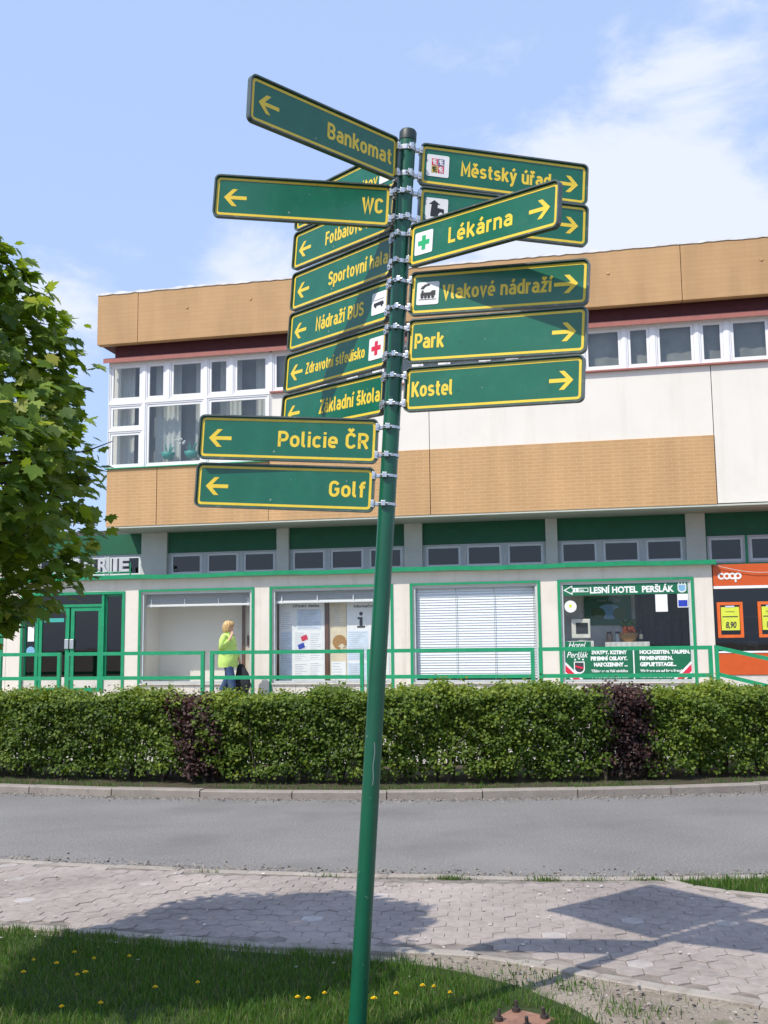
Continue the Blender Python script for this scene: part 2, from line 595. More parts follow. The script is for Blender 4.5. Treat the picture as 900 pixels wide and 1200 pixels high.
far_edge = interp([(-60, 34), (-30, 22.5), (-16, 16.6), (-9, 13.9), (-4.38, 12.2), (-2.82, 11.72), (-1.39, 11.45), (-.26, 11.30), (1.3, 11.27), (2.66, 11.36), (3.6, 11.5), (4.6, 11.68), (9, 12.9), (16, 15.6), (30, 22), (60, 37)])
near_edge = interp([(-60, 30), (-30, 18.2), (-16, 12.6), (-9, 10.2), (-2.96, 8.31), (-2.25, 8.09), (-1.41, 7.86), (-.18, 7.62), (1.13, 7.46), (1.94, 7.41), (2.6, 7.43), (5, 7.7), (9, 8.6), (16, 11.3), (30, 17.5), (60, 32)])
edging_line = [(-9, 8.55), (-4, 6.95), (-2.24, 6.38), (-1.39, 6.13), (-.72, 5.92), (-.03, 5.80), (.46, 5.69), (.78, 5.49), (1.0, 5.31), (1.27, 5.12), (1.64, 4.89), (3, 4.12), (6, 2.45), (9, .8)]
edging = interp(edging_line)
patch_line = [(1.85, 7.37), (1.98, 7.12), (2.15, 6.98), (2.4, 6.84), (2.6, 6.74), (3.5, 6.30), (6, 4.95), (9, 3.3)]
patch_edge = interp(patch_line)


def pave_far(x):
    return np.where(x < 1.9, near_edge(x) - .10, np.minimum(near_edge(x) - .10, patch_edge(x)))


def sheet(name, xs, lo, hi, z, m, ny=1, kind='structure', zf=None):
    V, F = [], []
    for x in xs:
        a, b = float(lo(x)), float(hi(x))
        for j in range(ny + 1):
            y = a + (b - a) * j / ny
            V.append((x, y, z + (zf(x, y) if zf else 0)))
    k = ny + 1
    for i in range(len(xs) - 1):
        for j in range(ny):
            F.append((i * k + j, (i + 1) * k + j, (i + 1) * k + j + 1, i * k + j + 1))
    mb = MB()
    mb.add(V, F)
    o = mb.build(name, m)
    return tag(o, kind=kind)


def groundmat(name, c, c2, scale, speck=None, rough=.9, bump=.5, bscale=120, blotch=None):
    return specks(mat(name, c, rough, c2=c2, scale=scale, bump=bump, bscale=bscale, spec=.25), speck)


def specks(m, speck):
    nt = m.node_tree
    p = nt.nodes['Principled BSDF']
    src = p.inputs['Base Color'].links[0].from_socket
    t = nt.nodes.new('ShaderNodeTexCoord')
    for (cc, lo, hi, sc, amt) in (speck or []):
        n = nt.nodes.new('ShaderNodeTexNoise')
        n.inputs['Scale'].default_value = sc
        n.inputs['Detail'].default_value = 3
        nt.links.new(t.outputs['Object'], n.inputs['Vector'])
        mr = nt.nodes.new('ShaderNodeMapRange')
        mr.inputs['From Min'].default_value = lo
        mr.inputs['From Max'].default_value = hi
        mr.inputs['To Max'].default_value = amt
        nt.links.new(n.outputs['Fac'], mr.inputs['Value'])
        mx = nt.nodes.new('ShaderNodeMix')
        mx.data_type = 'RGBA'
        nt.links.new(mr.outputs[0], mx.inputs['Factor'])
        nt.links.new(src, mx.inputs['A'])
        mx.inputs['B'].default_value = (*cc, 1)
        src = mx.outputs['Result']
    nt.links.new(src, p.inputs['Base Color'])
    return m


specks(M['sign_green'], [((.42, .45, .40), .70, .76, 45, .55), ((.001, .05, .03), .66, .74, 22, .35)])
specks(M['pole_green'], [((.30, .34, .28), .70, .76, 38, .5)])
specks(M['sign_rim'], [((.28, .27, .24), .62, .72, 30, .6)])
specks(M['steel'], [((.30, .17, .09), .60, .70, 60, .5)])
M['asphalt'] = groundmat('asphalt', (.175, .167, .158), (.215, .206, .195), .8, [((.42, .41, .39), .56, .70, 60, .65), ((.09, .088, .085), .56, .72, 50, .6), ((.25, .24, .225), .52, .68, .35, .6), ((.14, .135, .128), .52, .7, .9, .5)], .85, .6, 150)
M['dirt'] = groundmat('dirt', (.20, .165, .13), (.30, .26, .21), 3.0, [((.42, .37, .31), .58, .72, 60, .8), ((.08, .10, .04), .60, .72, 4, .6), ((.12, .09, .07), .6, .75, 40, .7)], .95, .9, 70)
M['soil'] = groundmat('soil', (.05, .04, .028), (.09, .07, .05), 4, [((.03, .06, .012), .5, .65, 9, .8)], .95, .8, 50)
M['lawn_soil'] = groundmat('lawn_soil', (.022, .045, .010), (.05, .06, .022), 5, None, .95, .8, 50)
M['concrete'] = groundmat('concrete', (.36, .33, .29), (.45, .42, .375), 3, [((.26, .24, .2), .58, .72, 14, .6)], .9, .5, 90)
M['edging'] = groundmat('edging', (.28, .245, .21), (.37, .335, .295), 4, [((.20, .17, .14), .56, .70, 12, .7)], .95, .8, 60)
M['joint_sand'] = groundmat('joint_sand', (.13, .112, .098), (.30, .265, .235), 7, None, .95, .6, 90)
M['kerb'] = groundmat('kerb_stone', (.24, .21, .18), (.32, .285, .25), 5, [((.16, .15, .13), .56, .7, 20, .6)], .9, .6, 80)

g = MB()
g.add([(-900, -900, -.06), (900, -900, -.06), (900, 900, -.06), (-900, 900, -.06)], [(0, 1, 2, 3)])
tag(g.build('ground', M['dirt']), kind='structure')
xs = np.concatenate((np.arange(-60, -8, 2), np.arange(-8, 8, .25), np.arange(8, 61, 2)))
tag(sheet('road', xs, near_edge, far_edge, 0, M['asphalt'], 6), kind='structure')

# far kerb: concrete kerb stones with joints
kb = MB()
x = -16.0
while x < 16:
    L = 1.0
    x1 = x + L - .012
    jz = random.uniform(-.006, .006)
    P = [(x, float(far_edge(x))), (x1, float(far_edge(x1)))]
    d = (Vector(P[1]) - Vector(P[0])).normalized()
    nn = Vector((-d.y, d.x))
    top = .082 + jz
    for a in (0,):
        A, B = Vector(P[0]), Vector(P[1])
        V = [(*A, -.05), (*B, -.05), (*B, top - .012), (*A, top - .012), (*(A + nn * .014), top), (*(B + nn * .014), top), (*(B + nn * .15), top), (*(A + nn * .15), top), (*(B + nn * .15), -.05), (*(A + nn * .15), -.05)]
        kb.add(V, [(0, 1, 2, 3), (3, 2, 5, 4), (4, 5, 6, 7), (7, 6, 8, 9), (0, 3, 4, 7, 9), (1, 8, 6, 5, 2)])
    x += L
tag(kb.build('kerb', M['kerb']), kind='structure')
tag(sheet('verge', xs, lambda x: far_edge(x) + .15, lambda x: far_edge(x) + 2.6,   .060, M['soil'], 6, zf=lambda x, y: .012 * math.sin(x * 5) * math.sin(y * 7)), kind='structure')
tag(sheet('sidewalk', xs, lambda x: far_edge(x) + 2.6, lambda x: far_edge(x) + 60, .08, M['concrete'], 2), kind='structure')

# near pavement: edging strips, jointing bed and hexagonal blocks
xs2 = np.arange(-9, 9.01, .15)
sheet('pavement_bed', xs2, lambda x: edging(x), lambda x: np.maximum(pave_far(x), edging(x) + .01), .0125, M['joint_sand'], 8, zf=lambda x, y: .008 * math.sin(x * 1.7 + y) * math.sin(y * 2.3) + .003 * math.sin(x * 2.9 + 1) * math.sin(y * 3.7))


def strip(name, line, w, z, m, seg=.5, gap=.008, h=.06):
    mb = MB()
    P = [Vector(p) for p in line]
    # resample
    pts = [P[0]]
    for a, b in zip(P[:-1], P[1:]):
        n = max(1, int((b - a).length / seg))
        pts += [a.lerp(b, (i + 1) / n) for i in range(n)]
    for a, b in zip(pts[:-1], pts[1:]):
        d = (b - a).normalized()
        nn = Vector((-d.y, d.x)) * w / 2
        b = b - d * gap
        zz = z + random.uniform(-.004, .004)
        q = [a - nn, b - nn, b + nn, a + nn]
        k = .006
        V = [(*p, zz - h) for p in q] + [(*p, zz - k) for p in q] + [(*(p + (sum(q, Vector((0, 0))) / 4 - p) * (k * 2 / w)), zz) for p in q]
        mb.add(V, [(0, 1, 5, 4), (1, 2, 6, 5), (2, 3, 7, 6), (3, 0, 4, 7), (4, 5, 9, 8), (5, 6, 10, 9), (6, 7, 11, 10), (7, 4, 8, 11), (8, 9, 10, 11)])
    return tag(mb.build(name, m), kind='structure')


strip('pavement_edging', edging_line, .085, .016, M['edging'], .8, .002)
strip('path_edging', patch_line, .06, .022, M['edging'], .8, .002)
ne = [(float(x), float(near_edge(x)) - .045) for x in np.arange(-9, 9, .5)]
strip('road_edging', ne, .085, .022, M['edging'], .9, .004)

mp_ = bpy.data.materials.new('paver')
mp_.use_nodes = True
nt = mp_.node_tree
p = nt.nodes['Principled BSDF']
p.inputs['Roughness'].default_value = .88
p.inputs['Specular IOR Level'].default_value = .25
at = nt.nodes.new('ShaderNodeAttribute')
at.attribute_name = 'tint'
rp = nt.nodes.new('ShaderNodeValToRGB')
rp.color_ramp.elements[0].color = (.300, .256, .230, 1)
rp.color_ramp.elements[1].color = (.42, .385, .36, 1)
e_ = rp.color_ramp.elements.new(.72)
e_.color = (.332, .286, .260, 1)
nt.links.new(at.outputs['Fac'], rp.inputs['Fac'])
t = nt.nodes.new('ShaderNodeTexCoord')
nz = nt.nodes.new('ShaderNodeTexNoise')
nz.inputs['Scale'].default_value = 17
nz.inputs['Detail'].default_value = 8
nz.inputs['Roughness'].default_value = .7
nt.links.new(t.outputs['Object'], nz.inputs['Vector'])
nz2 = nt.nodes.new('ShaderNodeTexNoise')
nz2.inputs['Scale'].default_value = 1.1
nz2.inputs['Detail'].default_value = 6
nt.links.new(t.outputs['Object'], nz2.inputs['Vector'])
ad = nt.nodes.new('ShaderNodeMath')
ad.operation = 'ADD'
nt.links.new(nz.outputs['Fac'], ad.inputs[0])
nt.links.new(nz2.outputs['Fac'], ad.inputs[1])
mr = nt.nodes.new('ShaderNodeMapRange')
mr.inputs['From Min'].default_value = .7
mr.inputs['From Max'].default_value = 1.3
mr.inputs['To Min'].default_value = .70
mr.inputs['To Max'].default_value = 1.28
nt.links.new(ad.outputs[0], mr.inputs['Value'])
mu = nt.nodes.new('ShaderNodeMix')
mu.data_type = 'RGBA'
mu.blend_type = 'MULTIPLY'
mu.inputs['Factor'].default_value = 1
nt.links.new(rp.outputs[0], mu.inputs['A'])
nt.links.new(mr.outputs[0], mu.inputs['B'])
nt.links.new(mu.outputs['Result'], p.inputs['Base Color'])
bmp = nt.nodes.new('ShaderNodeBump')
bmp.inputs['Strength'].default_value = .5
bmp.inputs['Distance'].default_value = .006
nt.links.new(nz.outputs['Fac'], bmp.inputs['Height'])
nt.links.new(bmp.outputs[0], p.inputs['Normal'])

HW = .132
V, loops, counts, tint = [], [], [], []
rows = int((11 - 1) / (HW * .866))
ang = [math.pi / 6 + math.pi / 3 * k for k in range(6)]
rot = -.10
cr, sr = math.cos(rot), math.sin(rot)
for j in range(rows):
    for i in range(-80, 80):
        px, py = (i + .5 * (j % 2)) * HW, j * HW * .866
        cx, cy = px * cr - py * sr, 1.0 + px * sr + py * cr
        if not (-8.8 < cx < 8.8):
            continue
        lo, hi = float(edging(cx)) + .10, float(pave_far(np.array(cx))) - .07
        if not (lo < cy < hi):
            continue
        tx, ty = random.gauss(0, .004), random.gauss(0, .004)
        zc = .018 + random.gauss(0, .0016) + .008 * math.sin(cx * 1.7 + cy) * math.sin(cy * 2.3)
        o = len(V)
        ra, rb = HW * .577 - .0013, HW * .577 - .0030
        for rr, dz in ((ra, -.03), (ra, -.0022), (rb, 0)):
            for a in ang:
                dx, dy = rr * math.cos(a + rot), rr * math.sin(a + rot)
                V.append((cx + dx, cy + dy, zc + dz + dx * tx + dy * ty))
        for q in range(2):
            for k in range(6):
                n_ = (k + 1) % 6
                loops += [o + q * 6 + k, o + q * 6 + n_, o + q * 6 + 6 + n_, o + q * 6 + 6 + k]
                counts.append(4)
        loops += [o + 12 + k for k in range(6)]
        counts.append(6)
        tv = min(.8, max(0, random.gauss(.4, .09))) if random.random() > .018 else random.uniform(.85, 1)
        tint += [tv] * 18
pv = np_mesh('pavement', np.array(V), counts, loops, mp_, None, tint)
pv.data.polygons.foreach_set('use_smooth', [False] * len(counts))
tag(pv, kind='structure')

# bare worn earth between lawn and pavement
xd_ = np.arange(-9, 9.01, .12)
sheet('dirt_patch', xd_, lambda x: float(edging(x)) - 1.6, lambda x: float(edging(x)) + .02, -.012, M['dirt'], 12, zf=lambda x, y: .010 + .007 * math.sin(x * 7 + y * 3) * math.sin(y * 9) + .004 * math.sin(x * 23) * math.sin(y * 19))

# lawn sheet and its grass
lawn_hi = interp([(-12, 9.3), (-4, 6.88), (-2.24, 6.32), (-1.85, 6.24), (-1.37, 6.06), (-.83, 5.88), (-.47, 5.78), (-.2, 5.72), (.2, 5.60), (.40, 5.44), (.62, 5.22), (.80, 4.95), (.98, 4.5), (1.3, 3.8), (2.0, 3.0), (4, 1.0), (6, -1.2)])
xl = np.arange(-12, 6.01, .2)
sheet('lawn', xl, lambda x: -3.0, lambda x: float(lawn_hi(x)) - .10, .004, M['lawn_soil'], 10, zf=lambda x, y: .008 + .01 * math.sin(x * 3) * math.sin(y * 4))


def grass_field(name, pts, hmin, hmax, width, parent=None, lean=.35):
    n = len(pts)
    h = rng.uniform(hmin, hmax, n) * (.7 + .6 * rng.random(n))
    a = rng.uniform(0, 2 * math.pi, n)
    side = np.stack((np.cos(a), np.sin(a), np.zeros(n)), 1) * (width * rng.uniform(.6, 1.3, n))[:, None]
    b = rng.uniform(0, 2 * math.pi, n)
    ln = np.stack((np.cos(b), np.sin(b), np.zeros(n)), 1) * (h * lean * rng.random(n) * 2)[:, None]
    up = np.zeros((n, 3))
    up[:, 2] = h
    P = pts
    V = np.stack((P - side * .5, P + side * .5, P + up * .55 + ln * .35 + side * .35, P + up * .55 + ln * .35 - side * .35, P + up * (1 - lean * .25) + ln), 1)
    base = np.arange(n)[:, None] * 5
    loops = (base + np.array([[0, 1, 2, 3, 3, 2, 4]])).ravel()
    counts = np.tile([4, 3], n)
    t = np.clip(rng.normal(.42, .2, n), 0, 1)
    t[rng.random(n) < .09] = 1.0
    return np_mesh(name, V.reshape(-1, 3), counts, loops, M['grass'], parent, np.repeat(t, 5))


def scatter(n, x0, x1, y0, y1, keep):
    X = rng.uniform(x0, x1, n)
    Y = rng.uniform(y0, y1, n)
    k = keep(X, Y)
    X, Y = X[k], Y[k]
    return np.stack((X, Y, np.full(len(X), .005)), 1)


def lawn_keep(X, Y):
    e = lawn_hi(X) - Y
    bald = np.sin(X * 3.1 + Y * 2.3) * np.sin(X * 1.7 - Y * 3.9)
    right = np.clip((X + .3) * 1.1, 0, 1)
    edge = np.clip((e + .03 * np.sin(X * 23)) / (.05 + right * .35), 0, 1)
    return (np.hypot(X - .56, Y - 4.74) > .13) & ((np.hypot(X - .56, Y - 4.62) > .13)) & (e > -.015) & (rng.random(len(X)) < edge) & ((bald > -.75) | (rng.random(len(X)) < .5))


gp = np.concatenate((scatter(120000, -3.2, 1.1, 4.05, 6.9, lawn_keep), scatter(16000, -8, -3.2, 3.5, 8, lawn_keep), scatter(22000, -4, 3, -.5, 4.05, lawn_keep)))
tag(grass_field('grass', gp, .028, .060, .0042), 'short green lawn grass growing round the signpost base', 'grass', kind='stuff')


def patch_keep(X, Y):
    e = np.minimum(near_edge(X) - .09 - Y, Y - patch_edge(X) - .03)
    return (e > 0) & (rng.random(len(X)) < np.clip(e / .05 + .3, 0, 1))


sheet('roadside_strip', np.arange(1.95, 9, .1), lambda x: np.minimum(patch_edge(x) + .02, near_edge(x) - .1), lambda x: near_edge(x) - .09, .012, M['lawn_soil'], 3)
pp = scatter(60000, 1.85, 5.5, 4.8, 7.8, patch_keep)
tag(grass_field('roadside_grass', pp, .03, .075, .006), 'bright grass strip between road and block pavement at right', 'grass', kind='stuff')
# weeds: along the road edging and sparse on the bare dirt
wx = rng.normal(0, 1, 1)
W = []
for cx, amt in ((.42, 160), (1.05, 120), (1.38, 60), (-1.3, 30), (-.4, 25), (1.75, 150)):
    for _ in range(amt):
        x = cx + random.gauss(0, .07)
        W.append((x, float(near_edge(x)) - .10 + random.gauss(0, .012), .01))
for cx, cy, amt in ((.86, 5.15, 90), (.72, 5.28, 60), (1.02, 4.85, 90), (1.12, 4.78, 60), (.6, 5.42, 50), (1.25, 4.92, 20), (.95, 5.0, 30)):
    for _ in range(amt):
        W.append((cx + random.gauss(0, .07), cy + random.gauss(0, .06), .0))
tag(grass_field('weeds', np.array(W), .02, .045, .005), 'small weeds in the paving joints and bare dirt', 'weeds', kind='stuff')
vx = rng.uniform(-7, 7.5, 7000)
vy = far_edge(vx) + .16 + np.abs(rng.normal(0, .25, len(vx)))
k = (np.sin(vx * 3.3) + np.sin(vx * 1.27 + 1) + rng.normal(0, .7, len(vx))) > -.6
vp = np.stack((vx[k], vy[k], np.full(k.sum(), .06)), 1)
tag(grass_field('verge_grass', vp, .02, .06, .007), 'thin grass and weeds under the hedge beside the kerb', 'grass', kind='stuff')

# pale blossom litter on the blocks and stones in the dirt
n = 420
lx = rng.uniform(-3.2, 3.4, n)
ly = rng.uniform(4.4, 7.7, n)
k = (ly > edging(lx) - .5) & (ly < pave_far(lx))
C = np.stack((lx[k], ly[k], np.full(k.sum(), .030)), 1)
Nn = np.tile([0, 0, 1.], (len(C), 1)) + rng.normal(0, .12, (len(C), 3))
M['petal'] = leafmat('petal', [(.45, .40, .36), (.60, .56, .52)], .1)
tag(leaf_cloud('fallen_petals', C, Nn, rng.uniform(.008, .026, len(C)), [(-.5, -.3, 0), (.5, -.35, 0), (.6, .2, .1), (-.2, .4, .05)], [(0, 1, 2, 3)], M['petal']), 'pale fallen blossom litter scattered over the block pavement', 'litter', kind='stuff')
n = 2600
sx = rng.uniform(.2, 3.2, n)
sy = rng.uniform(3.2, 5.8, n)
k = (sy < edging(sx) - .03) & (sy > lawn_hi(sx) - .25)
C = np.stack((sx[k], sy[k], np.full(k.sum(), .004)), 1)
gx = rng.uniform(-6, 6, 5200)
side_ = rng.random(len(gx)) < .5
gy = np.where(side_, far_edge(gx) - np.abs(rng.normal(0, .10, len(gx))) - .01, near_edge(gx) + np.abs(rng.normal(0, .12, len(gx))) + .01)
C = np.concatenate((C, np.stack((gx, gy, np.full(len(gx), .004)), 1)))
tag(leaf_cloud('gravel', C, np.tile([0, 0, 1.], (len(C), 1)) + rng.normal(0, .4, (len(C), 3)), rng.uniform(.006, .02, len(C)),
               [(-.5, -.5, 0), (.5, -.5, 0), (.5, .5, 0), (-.5, .5, 0), (0, 0, .5)], [(0, 1, 4), (1, 2, 4), (2, 3, 4), (3, 0, 4)],
               leafmat('stone_chip', [(.12, .10, .085), (.31, .275, .235)], 0)), 'small stones in the bare dirt and grit along the road edges', 'gravel', kind='stuff')

# ------------------------------------------------------------------ building
YAW, DIST = R(12.2), 23.0
EX = Vector((math.cos(YAW), -math.sin(YAW), 0))
OUT = Vector((-math.sin(YAW), -math.cos(YAW), 0))


def W3(s, off, z):
    return Vector((0, DIST, 0)) + EX * s + OUT * off + Vector((0, 0, z))


bld = empty('shop_building', (0, DIST, 0), -YAW)
tag(bld, 'two storey flat roofed shop building faced in tan tiles with green trim', 'building')


def wall(name, x0, x1, z0, z1, y0, y1, holes, m, parent=bld):
    """wall slab between y0 (front) and y1 with rectangular openings and real reveals"""
    X = sorted({x0, x1, *[h[0] for h in holes], *[h[1] for h in holes]})
    Z = sorted({z0, z1, *[h[2] for h in holes], *[h[3] for h in holes]})
    solid = {}
    for i in range(len(X) - 1):
        for j in range(len(Z) - 1):
            cx, cz = (X[i] + X[i + 1]) / 2, (Z[j] + Z[j + 1]) / 2
            solid[i, j] = not any(h[0] < cx < h[1] and h[2] < cz < h[3] for h in holes)
    mb = MB()
    for (i, j), s in solid.items():
        if not s:
            continue
        a, b, c, d = X[i], X[i + 1], Z[j], Z[j + 1]
        mb.add([(a, y0, c), (b, y0, c), (b, y0, d), (a, y0, d)], [(0, 1, 2, 3)])
        mb.add([(a, y1, c), (b, y1, c), (b, y1, d), (a, y1, d)], [(3, 2, 1, 0)])
        for di, dj, q in ((-1, 0, (a, a, c, d)), (1, 0, (b, b, c, d)), (0, -1, (a, b, c, c)), (0, 1, (a, b, d, d))):
            if not solid.get((i + di, j + dj), False):
                if di:
                    mb.add([(q[0], y0, c), (q[0], y1, c), (q[0], y1, d), (q[0], y0, d)], [(0, 1, 2, 3) if di > 0 else (3, 2, 1, 0)])
                else:
                    mb.add([(a, y0, q[2]), (b, y0, q[2]), (b, y1, q[2]), (a, y1, q[2])], [(0, 1, 2, 3) if dj > 0 else (3, 2, 1, 0)])
    return mb.build(name, m, parent)


def frame_mesh(x0, x1, z0, z1, w, y0, y1):
    mb = MB()
    mb.ring([(x0, z0), (x1, z0), (x1, z1), (x0, z1)], [(x0 + w, z0 + w), (x1 - w, z0 + w), (x1 - w, z1 - w), (x0 + w, z1 - w)], y0, y1)
    return mb


SMAX, SMIN = 14.0, -12.0
# --- roof fascia
FJ = [-6.80, -5.77, .36, 6.50, 12.6, SMAX]
roof = MB()
roof.box((-6.62, -.10, 9.60), (SMAX - .05, 12, 9.78))
roof_o = roof.build('roof', M['roof_felt'], bld)
foil = MB()
nseg = 150
V, F = [], []
for i in range(nseg + 1):
    s = -6.83 + (SMAX + 6.83) * i / nseg
    zt = 9.925 + random.uniform(-.012, .022)
    for (y, z) in ((-.335, 9.885 + random.uniform(-.012, .012)), (-.34, zt), (.1, zt + .01), (.12, 9.75)):
        V.append((s, y, z))
for i in range(nseg):
    for j in range(3):
        F.append((i * 4 + j, (i + 1) * 4 + j, (i + 1) * 4 + j + 1, i * 4 + j + 1))
foil.add(V, F)
foil.build('roof_flashing', M['roof_foil'], roof_o)
for a, b in zip(FJ[:-1], FJ[1:]):
    mb = MB()
    mb.box((a + .006, -.32, 8.68), (b - .006, -.12, 9.89), bev=.004)
    mb.build('fascia_panel', M['tan2'], bld)
mb = MB()
mb.box((-6.78, -.12, 8.72), (SMAX, .02, 9.86))
mb.box((-6.78, .02, 8.72), (-6.60, 11.9, 9.86))
mb.build('fascia_core', M['maroon'], bld)
mb = MB()
mb.box((-6.78, -.12, 8.70), (SMAX, 1.0, 8.72))
mb.box((-6.50, .03, 8.30), (SMAX, .30, 8.70))
mb.box((-6.50, .30, 8.30), (-6.36, 11.8, 8.70))
mb.build('attic_band', M['maroon'], bld)
mb = MB()
mb.box((-6.72, -.12, 8.335), (SMAX, .03, 8.375))
mb.box((-6.72, -.135, 8.285), (SMAX, -.12, 8.395))
mb.build('window_head_flashing', M['pink_flash'], bld)
for s, z in ((-4.55, 9.42), (-1.75, 9.45), (5.0, 9.4), (8.1, 9.42), (-3.0, 9.5)):
    mb = MB()
    mb.tube([(s, -.32, z), (s, -.335, z)], .035, 10)
    mb.build('tile_anchor', M['tan'], bld)

# --- upper wall: white panels, tan spandrel panels
LW = (-6.62, -2.66)
TOPW = 8.44
holes = []
for a, b in ((-2.66, 1.03), (1.045, 7.012), (7.028, SMAX)):
    if b <= 7.02:
        wall('white_panel', a, b, 5.85, 7.33, 0, .25, [], M['white_wall'])
    else:
        wall('white_panel', a, b, 4.42, 7.33, 0, .25, [], M['white_wall'])
for a, b, zt in ((-6.62, -5.37, 5.75), (-5.355, -2.66, 5.75), (-2.65, 1.035, 5.845), (1.05, 7.012, 5.845)):
    mb = MB()
    mb.box((a, -.03, 4.40), (b, .22, zt), bev=.003)
    mb.build('tile_panel', M['tan'], bld)
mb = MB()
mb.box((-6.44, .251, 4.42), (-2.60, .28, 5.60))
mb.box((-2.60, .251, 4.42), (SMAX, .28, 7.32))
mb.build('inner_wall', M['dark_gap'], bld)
mb = MB()
mb.box((-6.62, .26, 4.45), (-6.45, 12, 8.44))
mb.box((-6.45, 11.8, 4.45), (SMAX, 12, 8.70))
mb.build('side_wall', M['white_wall'], bld)
mb = MB()
mb.box((-6.66, -.07, 5.752), (-2.64, .05, 5.775))
mb.build('window_sill', M['green_paint'], bld)
mb = MB()
mb.box((-2.62, -.08, 7.332), (SMAX, .05, 7.365))
mb.build('window_sill', M['pink_flash'], bld)

# upper rooms
mb = MB()
mb.box((-6.45, .26, 5.60), (SMAX, 3.2, 5.70))
mb.box((-6.45, .26, 8.36), (SMAX, 3.2, 8.44))
mb.box((-6.45, 3.2, 5.60), (SMAX, 3.3, 8.44))
for s in (-2.55, 1.5, 5.2, 9.0):
    mb.box((s, .40, 5.70), (s + .1, 3.2, 8.36))
mb.build('upper_room', M['room'], bld)


def sash(x0, x1, z0, z1, y=.03, fm=None, gm=None, w=.055, parent=None, curtain=None, outer=.035):
    """one window: outer frame > sash bead and pane"""
    f = frame_mesh(x0, x1, z0, z1, outer, y - .015, y + .06).build('window', fm or M['pvc'], parent or bld)
    frame_mesh(x0 + outer + .003, x1 - outer - .003, z0 + outer + .003, z1 - outer - .003, w, y, y + .05).build('sash', M['sash_grey'] if fm else M['pvc'], f)
    mb = MB()
    k = outer + w
    mb.box((x0 + k, y + .022, z0 + k), (x1 - k, y + .028, z1 - k))
    mb.build('pane', gm or M['glass'], f)
    return f


def drape(x0, x1, z0, z1, y, m, parent=bld, amp=.025, wl_=.13):
    mb = MB()
    n = max(8, int((x1 - x0) / .025))
    V, F = [], []
    ph = random.random() * 6
    for i in range(n + 1):
        x = x0 + (x1 - x0) * i / n
        yy = y + amp * math.sin(x / wl_ * 2 * math.pi + ph) + amp * .5 * math.sin(x / wl_ * 3.7 + ph)
        V += [(x, yy, z0), (x, yy, z1)]
    for i in range(n):
        F.append((2 * i, 2 * i + 2, 2 * i + 3, 2 * i + 1))
    mb.add(V, F, 0, True)
    return mb.build('curtain', m, parent)


# top row: widths alternate casement and vent light
def top_row(xs_, z0, z1):
    for a, b in xs_:
        sash(a, b, z0, z1)


row = [(-6.62, -5.77), (-5.70, -5.17), (-5.10, -4.24), (-4.16, -3.61), (-3.53, -2.66)]
top_row(row, 7.37, 8.27)
row2 = []
s = -2.58
while s < SMAX - .3:
    row2 += [(s, s + .82), (s + .89, s + 1.41)]
    s += 1.497
off0 = 4.43 - (-2.58 + 1.497 * round((4.43 + 2.58) / 1.497))
row2 = [(a + off0, b + off0) for a, b in row2 if b + off0 < SMAX and a + off0 > -2.64]
row2[0] = (-2.58, row2[0][1])
# measured: (4.43-5.15) (5.24-5.75) (5.84-6.66) ...
top_row(row2, 7.38, 8.30)
for a, b, z0, z1 in ((-6.62, -5.77, 6.69, 7.29), (-6.62, -5.77, 5.78, 6.65), (-5.70, -4.24, 5.78, 7.30), (-4.16, -2.66, 5.78, 7.32)):
    sash(a, b, z0, z1)
mb = MB()
for a, b, z0, z1 in ((-6.635, -6.62, 5.78, 8.44), (-5.77, -5.70, 5.78, 8.27), (-4.24, -4.16, 5.78, 8.27), (-5.17, -5.10, 7.37, 8.27), (-3.61, -3.53, 7.37, 8.27), (-2.66, -2.58, 5.86, 8.30)):
    mb.box((a, .0, z0), (b, .10, min(z1, 8.32)))
mb.box((-5.70, .002, 7.302), (-4.24, .10, 7.368))
mb.box((-4.16, .002, 7.322), (-2.66, .10, 7.368))
mb.box((-6.62, .002, 7.292), (-5.77, .10, 7.368))
mb.box((-6.62, .002, 6.652), (-5.77, .10, 6.688))
mb.box((-6.62, .0, 8.272), (-2.66, .028, 8.333))
mb.box((-2.58, .0, 8.302), (SMAX, .028, 8.333))
pr = [-2.58] + [v for ab in row2 for v in ab]
for i in range(1, len(row2)):
    mb.box((row2[i - 1][1], .001, 7.368), (row2[i][0], .10, 8.302))
mb.build('window_post', M['pvc'], bld)
for a, b in ((-6.5, -6.15), (-6.05, -5.85), (-5.6, -4.95), (-4.6, -4.3), (-4.0, -3.45), (-3.1, -2.75), ):
    drape(a, b, 5.72, 8.3, .38 + random.random() * .1, M['curtain'])
drape(-2.5, 13.9, 7.34, 8.34, .22, M['net'], amp=.008, wl_=.35)
drape(-6.4, -2.66, 5.72, 8.34, .62, M['net'], amp=.012, wl_=.4)
fl = MB()
for cx in (-5.2, -4.62):
    fl.lathe([(.0, 5.98), (.10, 5.98), (.17, 6.12), (.16, 6.12), (.09, 6.0)], cx, .22, 14)
    for q in range(7):
        fl.tube([(cx, .22, 6.05), (cx + random.uniform(-.15, .15), .22 + random.uniform(-.04, .04), 6.3 + random.uniform(-.08, .06))], .012, 5)
fl_o = fl.build('window_ornament', M['turquoise'], bld)
fl = MB()
for q in range(9):
    fl.ell((-4.92 + random.uniform(-.22, .22), .22, 6.38 + random.uniform(-.06, .08)), (.03, .03, .03), 8, 5)
fl.build('ornament_flower', M['sign_white'], fl_o)

# --- overhang soffit
mb = MB()
mb.box((-6.60, -.02, 4.36), (SMAX, 1.45, 4.395))
mb.build('soffit', M['soffit'], bld)

